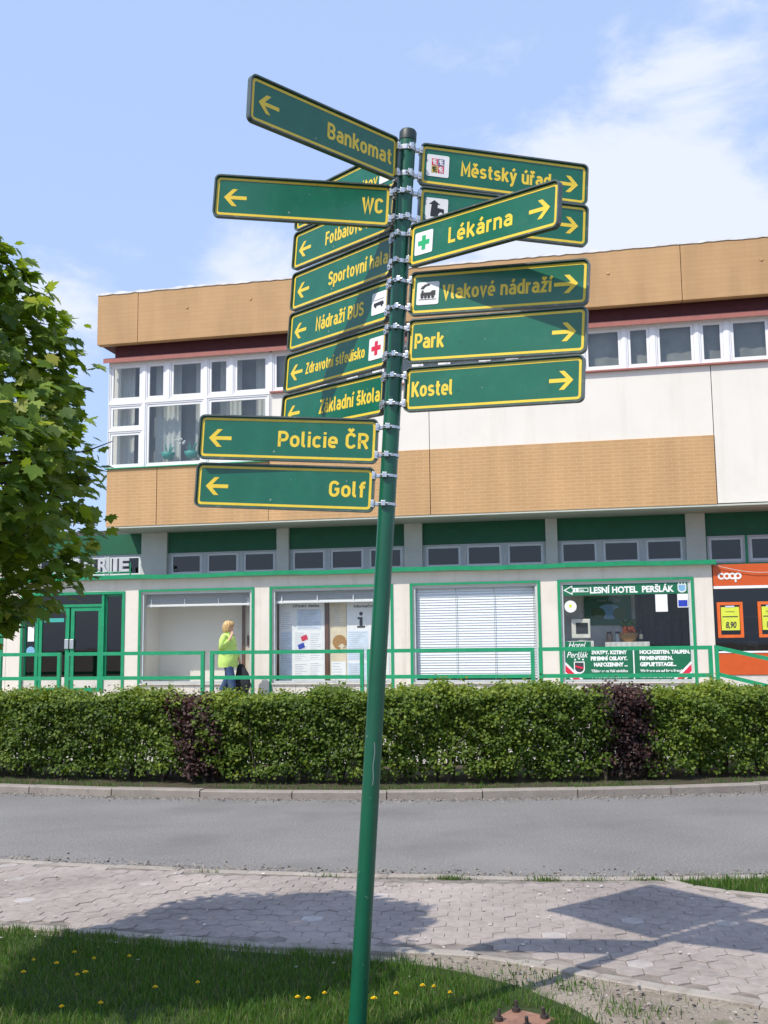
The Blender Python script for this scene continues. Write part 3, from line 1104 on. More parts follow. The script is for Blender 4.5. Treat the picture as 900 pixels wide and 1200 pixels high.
# --- clerestory (set back 1.2 m)
CY = 1.2
PIL = [(-9.5, -9.1), (-6.26, -5.60), (-2.84, -2.54), (.22, .64), (3.43, 3.69), (6.44, 6.85), (10.2, 10.6), (13.2, 13.6)]
for a, b in PIL:
    mb = MB()
    mb.box((a, CY - .08, 3.20), (b, CY + .30, 4.36), bev=.008)
    mb.build('pillar', M['pillar'], bld)
gaps = [(PIL[i][1], PIL[i + 1][0]) for i in range(len(PIL) - 1)]
for a, b in gaps:
    mb = MB()
    mb.box((a, CY, 3.865), (b, CY + .2, 4.36))
    mb.build('green_fascia_board', M['green_band'], bld)
    n = 3
    coop = a > 6.5
    zb, zt = (3.27, 3.86) if coop else (3.315, 3.862)
    if coop:
        n = 4
    w = (b - a) / n
    for i in range(n):
        sash(a + w * i + .03, a + w * (i + 1) - .03, zb, zt, CY + .04, M['grey_frame'], M['glass_dark'], w=.05)
    mb = MB()
    for i in range(1, n):
        mb.box((a + w * i - .028, CY + .03, zb), (a + w * i + .028, CY + .14, zt))
    mb.box((a, CY + .03, 3.2), (b, CY + .14, zb - .002))
    for xx in (a, b - .028):
        mb.box((xx, CY + .031, zb), (xx + .028, CY + .14, zt))
    mb.build('window_post', M['green_paint'] if coop else M['grey_frame'], bld)
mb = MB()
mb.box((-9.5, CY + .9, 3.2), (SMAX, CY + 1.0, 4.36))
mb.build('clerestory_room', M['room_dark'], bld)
mb = MB()
mb.box((-12, CY + .3, 4.36), (-6.62, 12, 4.5))
mb.build('annex_roof', M['roof_felt'], bld)
mb = MB()
mb.box((-12, CY + .3, 3.2), (-9.5, CY + .5, 4.36))
mb.build('annex_wall', M['shop_wall'], bld)

# --- ledge roof over the shops
led = MB()
led.box((-12.2, -.05, 3.15), (6.86, CY + .3, 3.185))
led_o = led.build('canopy', M['soffit'], bld)
mb = MB()
V, F = [], []
nseg = 60
for i in range(nseg + 1):
    s = -12.3 + (6.92 + 12.3) * i / nseg
    dz = .010 * math.sin(s * 1.7) + .006 * math.sin(s * 5.1)
    for y, z in ((-.16, 3.165), (-.165, 3.255), (-.02, 3.268), (-.02, 3.19)):
        V.append((s, y, z + dz))
for i in range(nseg):
    for j in range(4):
        q = (j + 1) % 4
        F.append((i * 4 + j, (i + 1) * 4 + j, (i + 1) * 4 + q, i * 4 + q))
mb.add(V, F)
mb.build('gutter', M['green_paint'], led_o)
mb = MB()
mb.box((-12.2, -.018, 3.1855), (6.84, CY - .09, 3.262))
mb.build('canopy_deck', M['roof_felt'], led_o)

# --- ground floor shop wall with five bays
B2, B3, B4, B5 = (-5.70, -3.06), (-2.56, .11), (.62, 3.28), (3.78, 6.40)
SILL, HEAD = .80, 2.86
DOOR = (-8.68, -6.17)
wall('shop_wall', -9.10, 6.84, .45, 3.15, 0, .30,
     [(B2[0], B2[1], SILL, HEAD), (B3[0], B3[1], SILL, HEAD), (B4[0], B4[1], SILL, HEAD), (B5[0], B5[1], SILL, HEAD), (DOOR[0], DOOR[1], .58, 2.84)], M['shop_wall'])
wall('shop_wall', -12.2, -9.11, .45, 3.15, 0, .30, [(-11.9, -9.25, 1.55, 2.8)], M['shop_wall'])
mb = MB()
mb.box((-11.9, .12, 1.55), (-9.25, .14, 2.8))
mb.build('pane', M['glass_dark'], bld)
frame_mesh(-11.96, -9.19, 1.49, 2.86, .06, -.02, .12).build('window_frame', M['green_paint'], bld)
mb = MB()
mb.box((-12.1, 3.0, .5), (6.8, 3.1, 3.14))
for s in (-9.0, -5.95, -2.8, .37, 3.53, 6.7):
    mb.box((s - .05, .30, .5), (s + .05, 3.0, 3.14))
mb.box((-12.1, .3, .5), (6.8, 3.0, .55))
mb.build('shop_interior', M['room'], bld)

# green strips round each bay run on down to the terrace
for a, b in (B2, B3, B4, B5):
    mb = MB()
    mb.box((a - .07, -.018, .56), (a - .012, .02, HEAD + .06))
    mb.box((b + .012, -.018, .56), (b + .07, .02, HEAD + .06))
    mb.box((a - .012, -.0175, HEAD + .012), (b + .012, .02, HEAD + .06))
    mb.build('bay_trim', M['green_paint'], bld)
    f = frame_mesh(a, b, SILL, HEAD, .045, .03, .10).build('shop_window', M['grey_frame'], bld)
    mb = MB()
    mb.box((a + .045, .06, SILL + .045), (b - .045, .066, HEAD - .045))
    mb.build('pane', M['glass_clear'], f)
    mb = MB()
    mb.box((a - .005, -.05, SILL - .03), (b + .005, .03, SILL))
    mb.build('sill', M['plinth'], f)
    mb = MB()
    n = 10
    for i in range(n):
        w = (b - a) / n
        mb.box((a + w * i + .006, -.012, .50), (a + w * (i + 1) - .006, .0, SILL - .035))
    mb.build('plinth_tiles', M['plinth'], bld)

# bay with roller blind pulled half up and the plain panel behind
mb = MB()
mb.box((B2[0] - .1, 1.05, .55), (B2[1] - .30, 1.10, 3.1))
mb.build('back_panel', M['bay_panel'], bld)
mb = MB()
mb.box((B2[0] - .2, .31, .55), (B2[0] - .02, 1.05, 3.1))
mb.box((B2[0] - .02, .31, .551), (B2[1], .69, .79))
mb.build('bay_lining', M['bay_panel'], bld)
d_ = MB()
d_.box((-3.53, .70, .55), (-3.46, .76, 2.9))
dr = MB()
dr.box((-3.46, .72, .55), (-3.0, .76, 2.9))
dro = dr.build('inner_door', M['beige_door'], bld)
d_.build('door_frame', M['brown_door'], dro)
h_ = MB()
h_.box((-3.40, .69, 1.62), (-3.36, .72, 1.86))
h_.tube([(-3.38, .69, 1.76), (-3.38, .66, 1.76), (-3.29, .66, 1.76)], .012, 8)
h_.build('handle', M['brown_door'], dro)


def slat_blind(a, b, ztop, zbot, y, pitch, m, name='blind', tilt=.35, bar=None, rows=None):
    mb = MB()
    z = ztop
    w = pitch * .62
    while z > zbot:
        w = pitch * .49
        dy, dz = w * math.cos(tilt + 1.0), w * math.sin(tilt + 1.0)
        mb.add([(a, y - dy, z - dz), (b, y - dy, z - dz), (b, y + dy, z + dz), (a, y + dy, z + dz)], [(0, 1, 2, 3)])
        z -= pitch
    o = mb.build(name, m, bld)
    if bar:
        mb = MB()
        mb.box((a, y - .03, zbot - .05), (b, y + .02, zbot), bev=.006)
        for q in (.05, .37, .69, .97):
            x = a + (b - a) * q
            mb.box((x - .012, y - .036, zbot - .06), (x + .012, y - .03, zbot + .12))
        mb.build('bottom_rail', bar, o)
    return o


slat_blind(B2[0] + .05, B2[1] - .05, HEAD - .06, 2.58, .18, .045, M['blind_grey'], bar=M['pvc'])
slat_blind(B3[0] + .05, B3[1] - .05, HEAD - .06, 2.60, .14, .045, M['blind_grey'], bar=M['pvc'])
bl = slat_blind(B4[0] + .05, B4[1] - .05, HEAD - .05, SILL + .06, .14, .056, M['blind'], tilt=.25)
mb = MB()
for q in (.02, .345, .655, .97):
    x = B4[0] + (B4[1] - B4[0]) * q
    mb.box((x - .006, .095, SILL + .06), (x + .006, .1, HEAD - .06))
mb.build('ladder_cord', M['blind_grey'], bl)
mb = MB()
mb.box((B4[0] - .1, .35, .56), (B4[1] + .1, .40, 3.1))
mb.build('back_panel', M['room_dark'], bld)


# --- drogerie entrance: glazed screen of four lights and a double door
def text_mesh(body, size, bold=0.0, sx=1.0, shear=0.0, space=1.0):
    cu = bpy.data.curves.new('lettering', 'FONT')
    cu.body = body
    cu.size = size
    cu.offset = bold
    cu.shear = shear
    cu.space_character = space
    cu.fill_mode = 'FRONT'
    cu.extrude = 0
    ob = bpy.data.objects.new('lettering', cu)
    col.objects.link(ob)
    dg = bpy.context.evaluated_depsgraph_get()
    me = bpy.data.meshes.new_from_object(ob.evaluated_get(dg))
    bpy.data.objects.remove(ob)
    bpy.data.curves.remove(cu)
    v = [(p.co.x * sx, p.co.y) for p in me.vertices]
    f = [list(q.vertices) for q in me.polygons]
    bpy.data.meshes.remove(me)
    return v, f


def text_on(mb, body, x, z, y, size, width=None, align='L', bold=0.0, mi=0, shear=0.0, thick=0.0):
    """writing laid on the plane y (facing -y); x,z = baseline start (L) or end (R) or centre (C)"""
    v, f = text_mesh(body, size, bold, 1, shear)
    if not v:
        return
    x0, x1 = min(p[0] for p in v), max(p[0] for p in v)
    k = width / (x1 - x0) if width else 1
    ox = {'L': x, 'R': x - (x1 - x0) * k, 'C': x - (x1 - x0) * k / 2}[align]
    V = [(ox + (p[0] - x0) * k, y, z + p[1]) for p in v]
    mb.add(V, f, mi)
    if thick:
        n = len(V)
        ed = {}
        for q in f:
            for a, b in zip(q, q[1:] + q[:1]):
                ed[(a, b)] = 1
        V2 = V + [(p[0], p[1] + thick, p[2]) for p in V]
        mb.add(V2, [(b, a, a + n, b + n) for a, b in ed if (b, a) not in ed], mi)


ent = MB()
ent.box((DOOR[0] - .06, -.02, .56), (DOOR[0], .05, 2.90))
ent.box((DOOR[1], -.02, .56), (DOOR[1] + .06, .05, 2.90))
ent.box((DOOR[0], -.0195, 2.84), (DOOR[1], .05, 2.90))
for x in (-8.32, -6.66):
    ent.box((x - .03, .0, .56), (x + .03, .06, 2.84))
ent.box((-8.29, .001, 2.56), (-6.69, .058, 2.62))
ent_o = ent.build('entrance_frame', M['green_paint'], bld)
for a, b, z1 in ((-8.68, -8.35, 2.84), (-6.63, -6.17, 2.84)):
    f = frame_mesh(a, b, .92, z1, .05, .06, .10).build('side_light', M['green_paint'], bld)
    mb = MB()
    mb.box((a + .05, .075, .97), (b - .05, .081, z1 - .05))
    mb.build('pane', M['glass_dark'], f)
mb = MB()
mb.box((-8.66, .085, .95), (-8.36, .11, 2.82))
mb.build('grey_backing', M['grey_frame'], bld)
for a, b in ((-8.29, -7.51), (-7.47, -6.69)):
    f = frame_mesh(a, b, .62, 2.555, .09, .02, .07).build('entrance_door', M['green_paint'], bld)
    mb = MB()
    mb.box((a + .09, .04, .95), (b - .09, .046, 2.465))
    mb.build('pane', M['glass_dark'], f)
    mb = MB()
    mb.box((a + .09, .035, .71), (b - .09, .05, .95))
    mb.build('kick_plate', M['plinth'], f)
    x = b - .045 if a < -8 else a + .045
    mb = MB()
    mb.box((x - .05, -.015, 1.60), (x + .05, .018, 1.82), bev=.006)
    mb.build('handle', M['steel'], f)
mb = MB()
mb.box((-8.29, .03, 2.62), (-6.69, .036, 2.84))
mb.build('transom_pane', M['glass_dark'], bld)
mb = MB()
mb.box((-8.68, .03, .57), (-6.17, .06, .915))
mb.build('plinth_panel', M['plinth'], bld)
mb = MB()
mb.box((-8.58, .05, 1.78), (-8.42, .072, 2.12))
tag(mb.build('paper_notice', M['paper'], None), 'white sheet taped inside the narrow glass left of the shop doors', 'notice').matrix_world = Matrix.Translation((0, DIST, 0)) @ Matrix.Rotation(-YAW, 4, 'Z')
BM = Matrix.Translation((0, DIST, 0)) @ Matrix.Rotation(-YAW, 4, 'Z')


def at_b(o):
    """stands a top-level object built in facade coordinates in its place"""
    o.matrix_world = BM
    return o


mb = MB()
mb.tube([(-8.50, .05, 1.55), (-8.50, .072, 1.55)], .11, 20)
tag(at_b(mb.build('round_sticker', M['shield_blue'])), 'light blue round sticker low on the glass left of the shop doors', 'sticker')
mb = MB()
mb.box((-8.15, .03, 2.22), (-7.65, .036, 2.31))
tag(at_b(mb.build('door_sticker', M['turquoise'])), 'turquoise strip sticker across the left glass shop door', 'sticker')
# letters on the canopy
base = MB()
base.tube([(-9.0, -.09, 3.33), (-5.95, -.09, 3.33)], .022, 8)
base.tube([(-9.0, -.09, 3.30), (-9.0, -.09, 3.265)], .015, 6)
base.tube([(-5.95, -.09, 3.55), (-5.95, -.09, 3.265)], .018, 6)
base.tube([(-7.5, -.09, 3.31), (-7.5, -.09, 3.265)], .015, 6)
b_o = base.build('letter_rail', M['green_paint'], bld)
for ch, x in zip('DROGERIE', (-8.88, -8.42, -7.95, -7.49, -7.10, -6.75, -6.37, -6.22)):
    mb = MB()
    text_on(mb, ch, x, 3.355, -.12, .42, .10 if ch == 'I' else (.28 if ch in 'GO' else .25), 'L', .012, thick=.05)
    mb.build('letter', M['letter_grey'], b_o)

# --- coop front
mb = MB()
mb.box((6.86, -.02, 2.72), (SMAX, .25, 3.155), 0)
mb.box((6.86, -.02, .93), (SMAX, .25, 1.36), 0)
cf = mb.build('orange_panel', M['orange'], bld)
mb = MB()
mb.box((6.86, -.035, 2.66), (SMAX, .2, 2.715))
mb.box((6.86, -.03, 1.365), (SMAX, .2, 1.40))
mb.build('white_strip', M['pvc'], cf)
mb = MB()
mb.box((6.86, 0, .1), (SMAX, .25, .925))
mb.build('plinth_panel', M['plinth'], bld)
mb = MB()
mb.box((6.86, .10, 1.40), (SMAX, .106, 2.66))
cp = mb.build('shop_window', M['glass_dark'], bld)
mb = MB()
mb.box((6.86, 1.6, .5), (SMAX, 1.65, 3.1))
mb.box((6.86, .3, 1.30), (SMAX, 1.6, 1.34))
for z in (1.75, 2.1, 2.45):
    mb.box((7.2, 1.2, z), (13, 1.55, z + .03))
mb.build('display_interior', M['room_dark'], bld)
mb = MB()      # coop logo: joined rings, the last with a stem
lg = [(7.02 + .108 * i_, 2.915) for i_ in range(4)]
for i, (cx, cz) in enumerate(lg):
    n = 28
    out, inn = [], []
    a0, a1 = (R(40), R(320)) if i == 0 else (0, 2 * math.pi)
    for k in range(n + 1):
        a = a0 + (a1 - a0) * k / n
        out.append((cx + .068 * math.cos(a), -.026 - .0006 * i, cz + .068 * math.sin(a)))
        inn.append((cx + .034 * math.cos(a), -.026 - .0006 * i, cz + .034 * math.sin(a)))
    V = out + inn
    mb.add(V, [(k, k + 1, n + 2 + k, n + 1 + k) for k in range(n)])
cx, cz = lg[3]
mb.add([(cx - .068, -.0295, cz - .125), (cx - .034, -.0295, cz - .125), (cx - .034, -.0295, cz), (cx - .068, -.0295, cz)], [(0, 1, 2, 3)])
mb.build('shop_logo', M['banner_white'], cf)
mb = MB()
mb.tube([(6.9 + .1 * i, -.06, 3.14 - .17 * math.sin(min(1, i / 9) * 1.5) + .002 * max(0, i - 9) ** 1.3) for i in range(40)], .006, 5)
mb.build('cable', M['grey_frame'], bld)
# price posters hung in the coop window
post = []


def price_poster(x0, price, label):
    t = empty('price_poster')
    at_b(t)
    tag(t, label, 'poster', 'price posters in the orange shop window')
    frame_mesh(x0, x0 + .50, 1.67, 2.39, .06, .04, .09).build('frame', M['orange2'], t)
    mb = MB()
    mb.box((x0 + .075, .06, 1.82), (x0 + .43, .066, 2.29))
    sh = mb.build('sheet', M['yellow_poster'], t)
    mb = MB()
    text_on(mb, price, x0 + .26, 1.87, .057, .17, .21, 'C', .005, shear=.2)
    mb.box((x0 + .10, .057, 2.085), (x0 + .40, .0585, 2.105))
    mb.box((x0 + .16, .057, 2.19), (x0 + .34, .0585, 2.20))
    mb.build('price', M['ink'], sh)
    mb = MB()
    mb.box((x0 + .16, .055, 2.285), (x0 + .34, .062, 2.325))
    mb.build('tag', M['paper_blue'], t)
    return t


price_poster(6.91, '8,90', 'orange framed yellow price poster reading 8,90')
price_poster(7.70, '11,90', 'orange framed yellow price poster cut by the right edge')
price_poster(8.49, '19,90', 'orange framed yellow price poster further along the shop window')
for i, (x, w, h, m, lab) in enumerate(((7.10, .26, .24, M['basket'], 'brown goods box under the 8,90 price poster'), (7.40, .28, .26, M['paper'], 'white goods box beside the brown box in the shop window'))):
    mb = MB()
    mb.box((x, .16, 1.34), (x + w, .36, 1.34 + h), bev=.008)
    t = mb.build('goods_box', m)
    at_b(t)
    tag(t, lab, 'box')
    mb = MB()
    mb.box((x + .04, .155, 1.38), (x + w - .05, .16, 1.34 + h * .6))
    mb.build('print', M['ink'], t)


# --- info window: two notice boards and the brown poster between them
def board(name, x0, x1, z0, z1, y, label, m=None):
    mb = MB()
    mb.box((x0, y, z0), (x1, y + .02, z1))
    o = at_b(mb.build(name, m or M['paper']))
    o.matrix_world = BM @ Matrix.Translation((-.12, 0, 0))
    tag(o, label, 'notice board')
    return o


def sheet_part(o, x0, x1, z0, z1, y, m, lines=0, name='notice_sheet'):
    mb = MB()
    mb.box((x0, y - .004, z0), (x1, y - .0005, z1))
    if lines:
        for i in range(lines):
            z = z1 - (z1 - z0) * (i + .7) / (lines + .6)
            q = x0 + (x1 - x0) * random.uniform(.55, .94)
            mb.add([(x0 + .03, y - .0046, z - .006), (q, y - .0046, z - .006), (q, y - .0046, z + .006), (x0 + .03, y - .0046, z + .006)], [(0, 1, 2, 3)], 1)
    return mb.build(name, [m, M['ink_soft']], o)


by = .42
o1 = board('notice_board', -2.42, -1.36, .82, 2.75, by, 'white notice board covered with sheets at left of the info window')
sheet_part(o1, -2.38, -2.10, 1.96, 2.38, by, M['paper'], 9)
sheet_part(o1, -2.00, -1.45, 1.98, 2.42, by, M['paper_blue'], 12)
sheet_part(o1, -2.38, -2.12, .84, 1.92, by, M['paper_blue'], 26)
sheet_part(o1, -2.08, -1.75, 1.28, 1.92, by, M['paper'], 14)
sheet_part(o1, -1.72, -1.40, 1.30, 1.90, by, M['paper'], 12)
sheet_part(o1, -2.08, -1.75, .84, 1.22, by, M['paper'], 9)
sheet_part(o1, -1.72, -1.40, .84, 1.24, by, M['paper'], 9)
mb = MB()
text_on(mb, 'Úřední deska', -2.1, 2.47, by - .003, .09, .62, 'L', .002)
mb.build('heading', M['ink'], o1)
for (x, z, a, m) in ((-1.83, 1.78, .35, M['sign_red']), (-1.90, 1.60, .35, M['blue'])):
    mb = MB()
    c, s = math.cos(a), math.sin(a)
    q = [(-.075, -.055), (.075, -.055), (.075, .055), (-.075, .055)]
    mb.add([(x + u * c - v * s, by - .008, z + u * s + v * c) for u, v in q], [(0, 1, 2, 3)])
    mb.build('sticker', m, o1)
o2 = board('poster_board', -1.25, -.86, .82, 2.75, by + .02, 'narrow cream poster board with a round brown emblem in the info window', M['paper_cream'])
o2['category'] = 'poster'
mb = MB()
mb.tube([(-1.02, by + .02, 1.68), (-1.02, by + .012, 1.68)], .16, 28)
mb.build('emblem', M['basket'], o2)
mb = MB()
mb.box((-1.0, by + .005, 1.50), (-.93, by + .010, 1.64))
mb.box((-1.04, by + .004, 1.57), (-.90, by + .009, 1.61))
mb.build('emblem_detail', M['paper_cream'], o2)
sheet_part(o2, -1.21, -.88, .84, 1.25, by + .02, M['paper'], 6)
sheet_part(o2, -1.20, -.90, 2.0, 2.5, by + .02, M['paper_cream'], 8)
mb = MB()
mb.box((-1.465, by - .02, .82), (-1.382, by + .05, 2.75))
mb.build('board_post', M['brown_door'], bld)
mb = MB()
mb.box((-2.64, by - .02, .82), (-2.56, by + .05, 2.75))
mb.build('board_post', M['brown_door'], bld)
o3 = board('notice_board', -.845, .12, .82, 2.75, by, 'white notice board with a black letter i at right of the info window')
mb = MB()      # the i: dot, stem, serifs
mb.tube([(-.52, by - .004, 2.30), (-.52, by - .0045, 2.30)], .042, 16)
mb.box((-.555, by - .0045, 2.02), (-.485, by - .001, 2.22))
mb.box((-.60, by - .0043, 2.18), (-.485, by - .001, 2.225))
mb.box((-.61, by - .0043, 1.99), (-.43, by - .001, 2.035))
mb.build('letter_i', M['ink'], o3)
sheet_part(o3, -.83, -.36, 1.28, 1.92, by, M['paper_blue'], 14)
sheet_part(o3, -.30, .10, 1.60, 2.36, by, M['paper'], 16)
sheet_part(o3, -.83, -.36, .84, 1.22, by, M['paper_blue'], 8)
sheet_part(o3, -.30, .10, .84, 1.5, by, M['paper'], 12)
mb = MB()
text_on(mb, 'Informační systém', -.68, 2.44, by - .003, .085, .72, 'L', .002)
mb.build('heading', M['ink'], o3)
mb = MB()
mb.box((B3[0] - .12, .46, .56), (B3[1] + .12, .50, 3.1))
mb.build('back_panel', M['bay_panel'], bld)

# --- hotel window
def shield(mb, cx, cz, w, h, y, mi=0):
    pts = [(cx - w / 2, cz + h / 2), (cx - w / 2, cz - h * .1)]
    for k in range(1, 8):
        a = math.pi + math.pi * k / 8
        pts.append((cx + w / 2 * math.cos(a), cz - h * .1 + h * .4 * math.sin(a)))
    pts += [(cx + w / 2, cz - h * .1), (cx + w / 2, cz + h / 2)]
    mb.add([(a, y, b) for a, b in pts], [tuple(range(len(pts)))], mi)


a, b = B5
hb = MB()
hb.box((a + .045, .035, 2.585), (b - .045, .055, 2.815))
hb_o = at_b(hb.build('hotel_banner', M['banner_green']))
tag(hb_o, 'green banner with white hotel lettering across the top of the shop window', 'banner')
mb = MB()
text_on(mb, 'LESNÍ HOTEL', 4.38, 2.63, .033, .175, .97, 'L', .007)
mb.build('lettering', M['banner_white'], hb_o)
mb = MB()
text_on(mb, 'PERŠLÁK', 5.44, 2.63, .033, .175, .64, 'L', .007)
mb.build('lettering', M['banner_white'], hb_o)
mb = MB()
A = [(3.83, 2.70), (4.02, 2.80), (4.02, 2.745), (4.35, 2.745), (4.35, 2.655), (4.02, 2.655), (4.02, 2.60)]
n = len(A)
cxx, czz = 4.06, 2.70
inn = [(3.875, 2.70), (4.005, 2.77), (4.005, 2.73), (4.335, 2.73), (4.335, 2.67), (4.005, 2.67), (4.005, 2.63)]
mb.add([(x, .033, z) for x, z in A] + [(x, .033, z) for x, z in inn], [(i, (i + 1) % n, n + (i + 1) % n, n + i) for i in range(n)])
mb.add([(4.03, .0325, 2.665), (4.15, .0325, 2.665), (4.15, .0325, 2.735), (4.03, .0325, 2.735)], [(0, 1, 2, 3)])
text_on(mb, 'km', 4.17, 2.675, .033, .07, .09, 'L', .002)
mb.build('distance_arrow', M['banner_white'], hb_o)
mb = MB()
text_on(mb, '1', 4.08, 2.675, .031, .07, None, 'L', .003)
mb.build('distance_number', M['banner_green'], hb_o)
mb = MB()
shield(mb, 6.24, 2.69, .17, .17, .033)
mb.build('shield', M['banner_white'], hb_o)
mb = MB()
shield(mb, 6.24, 2.695, .135, .13, .031)
mb.build('shield_field', M['shield_blue'], hb_o)
mb = MB()
for dx in (-.06, 0, .06):
    mb.tube([(6.24 + dx, .031, 2.795), (6.24 + dx, .0305, 2.795)], .017, 8)
mb.build('star', M['banner_white'], hb_o)

lb = MB()
lb.box((a + .045, .035, .85), (b - .045, .055, 1.50))
lb.box((a + .0455, .0355, 1.5005), (4.36, .0545, 1.63))
lb_o = at_b(lb.build('hotel_banner', M['banner_green']))
tag(lb_o, 'green banner with event lettering and striped corners at the foot of the hotel window', 'banner')


def line_of_text(*a, **k):
    mb = MB()
    text_on(mb, *a, **k)
    mb.build('text_line', M['banner_white'], lb_o)


line_of_text('Hotel', 3.90, 1.50, .033, .17, .36, 'L', .001, shear=.35)
line_of_text('Peršlák', 3.86, 1.30, .033, .17, .44, 'L', .001, shear=.35)
for i, (tL, tR) in enumerate((('SVATBY, KŘTINY', 'HOCHZEITEN, TAUFEN,'), ('FIREMNÍ OSLAVY,', 'FIRMENFEIERN,'), ('NAROZENINY ...', 'GEBURTSTAGE...'))):
    z = 1.365 - i * .125
    line_of_text(tL, 5.09, z, .033, .105, (.72, .74, .68)[i], 'R', .006)
    line_of_text(tR, 5.34, z, .033, .105, (1.0, .66, .72)[i], 'L', .006)
for z, w1, w2, t1, t2 in ((.995, .74, .84, 'Těšíme se na Vaši návštěvu', 'Wir freuen uns auf Ihren Besuch'), (.875, .74, .78, 'Tel. 00420 384 380 338', 'Fax 00420 384 380 338')):
    line_of_text(t1, 5.09, z, .033, .075, w1, 'R', .002)
    line_of_text(t2, 5.34, z, .033, .075, w2, 'L', .002)
mb = MB()
mb.box((5.205, .031, .85), (5.23, .0345, 1.50))
mb.build('divider', M['banner_white'], lb_o)
mb = MB()
shield(mb, 4.11, 1.09, .22, .25, .0335)
mb.build('shield', M['banner_white'], lb_o)
mb = MB()
shield(mb, 4.11, 1.095, .18, .20, .0315)
mb.build('shield_field', M['ink'], lb_o)
mb = MB()
mb.add([(4.03, .030, 1.10), (4.19, .030, 1.06), (4.19, .030, 1.10), (4.03, .030, 1.14)], [(0, 1, 2, 3)])
mb.build('shield_bend', M['sign_red'], lb_o)
mb = MB()
for dx in (-.08, 0, .08):
    mb.tube([(4.11 + dx, .0335, 1.255 + (.02 if dx == 0 else 0)), (4.11 + dx, .033, 1.255 + (.02 if dx == 0 else 0))], .02, 8)
mb.build('star', M['banner_white'], lb_o)
for k, sg in ((a + .045, 1), (b - .045, -1)):
    for (d0, d1, m, nm) in ((.0, .05, 'banner_white', 'stripe'), (.05, .17, 'sign_red', 'stripe'), (.17, .21, 'banner_white', 'stripe')):
        mb = MB()
        h0, h1 = .36 - d0 * 1.2, .36 - d1 * 1.2
        mb.add([(k, .0325, .85 + h0), (k, .0325, .85 + h1), (k + sg * h1, .0325, .85), (k + sg * h0, .0325, .85)], [(0, 1, 2, 3) if sg > 0 else (3, 2, 1, 0)])
        mb.build(nm, M[m], lb_o)
for x, z, r, m, nm, lab in ((3.97, 2.36, .125, 'paper', 'round_sticker', 'white round sticker under the distance arrow in the hotel window'),):
    mb = MB()
    mb.tube([(x, .04, z), (x, .056, z)], r, 28)
    o = at_b(mb.build(nm, M[m]))
    tag(o, lab, 'sticker')
    mb = MB()
    mb.tube([(x, .038, z + .01), (x, .0395, z + .01)], .035, 12)
    mb.build('sticker_mark', M['yellow_poster'], o)
mb = MB()
mb.box((5.70, .04, 2.22), (5.94, .056, 2.575))
tag(at_b(mb.build('paper_notice', M['paper'])), 'pale white sheet hanging below the hotel lettering', 'notice')
mb = MB()
mb.box((6.14, .04, 2.30), (6.35, .056, 2.58))
o = at_b(mb.build('paper_notice', [M['paper']]))
tag(o, 'white and blue sheet below the small shield in the hotel window', 'notice')
mb = MB()
mb.box((6.155, .036, 2.32), (6.335, .0395, 2.45))
mb.build('blue_print', M['blue'], o)

# inside the hotel window
hi = MB()
hi.box((a - .1, 1.25, .56), (5.55, 1.30, 3.1))
hi.build('back_panel', M['room'], bld)
drape(5.30, 6.50, .6, 3.0, 1.0, M['curtain_dark'], amp=.03, wl_=.17)
pic = MB()
pic.box((4.22, 1.20, 1.98), (5.22, 1.245, 2.60))
pic_o = at_b(pic.build('wall_picture', M['banner_green']))
tag(pic_o, 'dark green framed poster on the back wall inside the hotel window', 'poster')
mb = MB()
mb.ell((4.75, 1.198, 2.27), (.26, .002, .17), 20, 8)
mb.build('landscape', M['shield_blue'], pic_o)
mb = MB()
mb.ell((4.52, 1.194, 2.23), (.15, .002, .13), 14, 8)
mb.ell((4.98, 1.194, 2.23), (.15, .002, .13), 14, 8)
mb.build('trees', M['leaf_plain'], pic_o)
mb = MB()
text_on(mb, 'Hotel Peršlák', 4.75, 2.49, 1.196, .09, .5, 'C', 0, shear=.3)
mb.build('lettering', M['ink_soft'], pic_o)
tb = MB()
tb.box((4.66, .55, 1.56), (5.55, 1.15, 1.60), bev=.005)
tbo = at_b(empty('display_table'))
tag(tbo, 'small table under a white cloth behind the hotel banner', 'table')
tb.build('tabletop', M['cloth_white'], tbo)
for x in (4.72, 5.45):
    for y in (.6, 1.08):
        mb = MB()
        mb.box((x, y, .55), (x + .04, y + .04, 1.56))
        mb.build('leg', M['brown_door'], tbo)
mb = MB()
V, F = [], []
for i in range(41):
    x = 4.645 + .92 * i / 40
    V += [(x, .545 + .012 * math.sin(i * 1.3), 1.36), (x, .545, 1.606)]
for i in range(40):
    F.append((2 * i, 2 * i + 2, 2 * i + 3, 2 * i + 1))
mb.add(V, F, 0, True)
mb.box((4.645, .545, 1.602), (5.565, 1.16, 1.612))
mb.build('tablecloth', M['cloth_white'], tbo)
bk = at_b(empty('fruit_basket'))
tag(bk, 'basket with green and orange filling on the table in the hotel window', 'basket')
mb = MB()
mb.lathe([(.0, 1.612), (.13, 1.612), (.19, 1.74), (.20, 1.80), (.18, 1.80), (.12, 1.66)], 5.14, .75, 20)
mb.build('bowl', M['basket'], bk)
mb = MB()
for _ in range(26):
    r_, t_ = .14 * math.sqrt(random.random()), random.random() * 6.28
    mb.ell((5.14 + r_ * math.cos(t_), .75 + r_ * math.sin(t_), 1.80 + random.random() * .14), (.045, .045, .045), 8, 6)
mb.build('fruit', M['orange2'], bk)
mb = MB()
for _ in range(40):
    r_, t_ = .16 * math.sqrt(random.random()), random.random() * 6.28
    mb.ell((5.14 + r_ * math.cos(t_), .75 + r_ * math.sin(t_), 1.95 + random.random() * .12), (.05, .04, .03), 7, 5, jit=.4)
mb.build('greenery', M['leaf_plain'], bk)
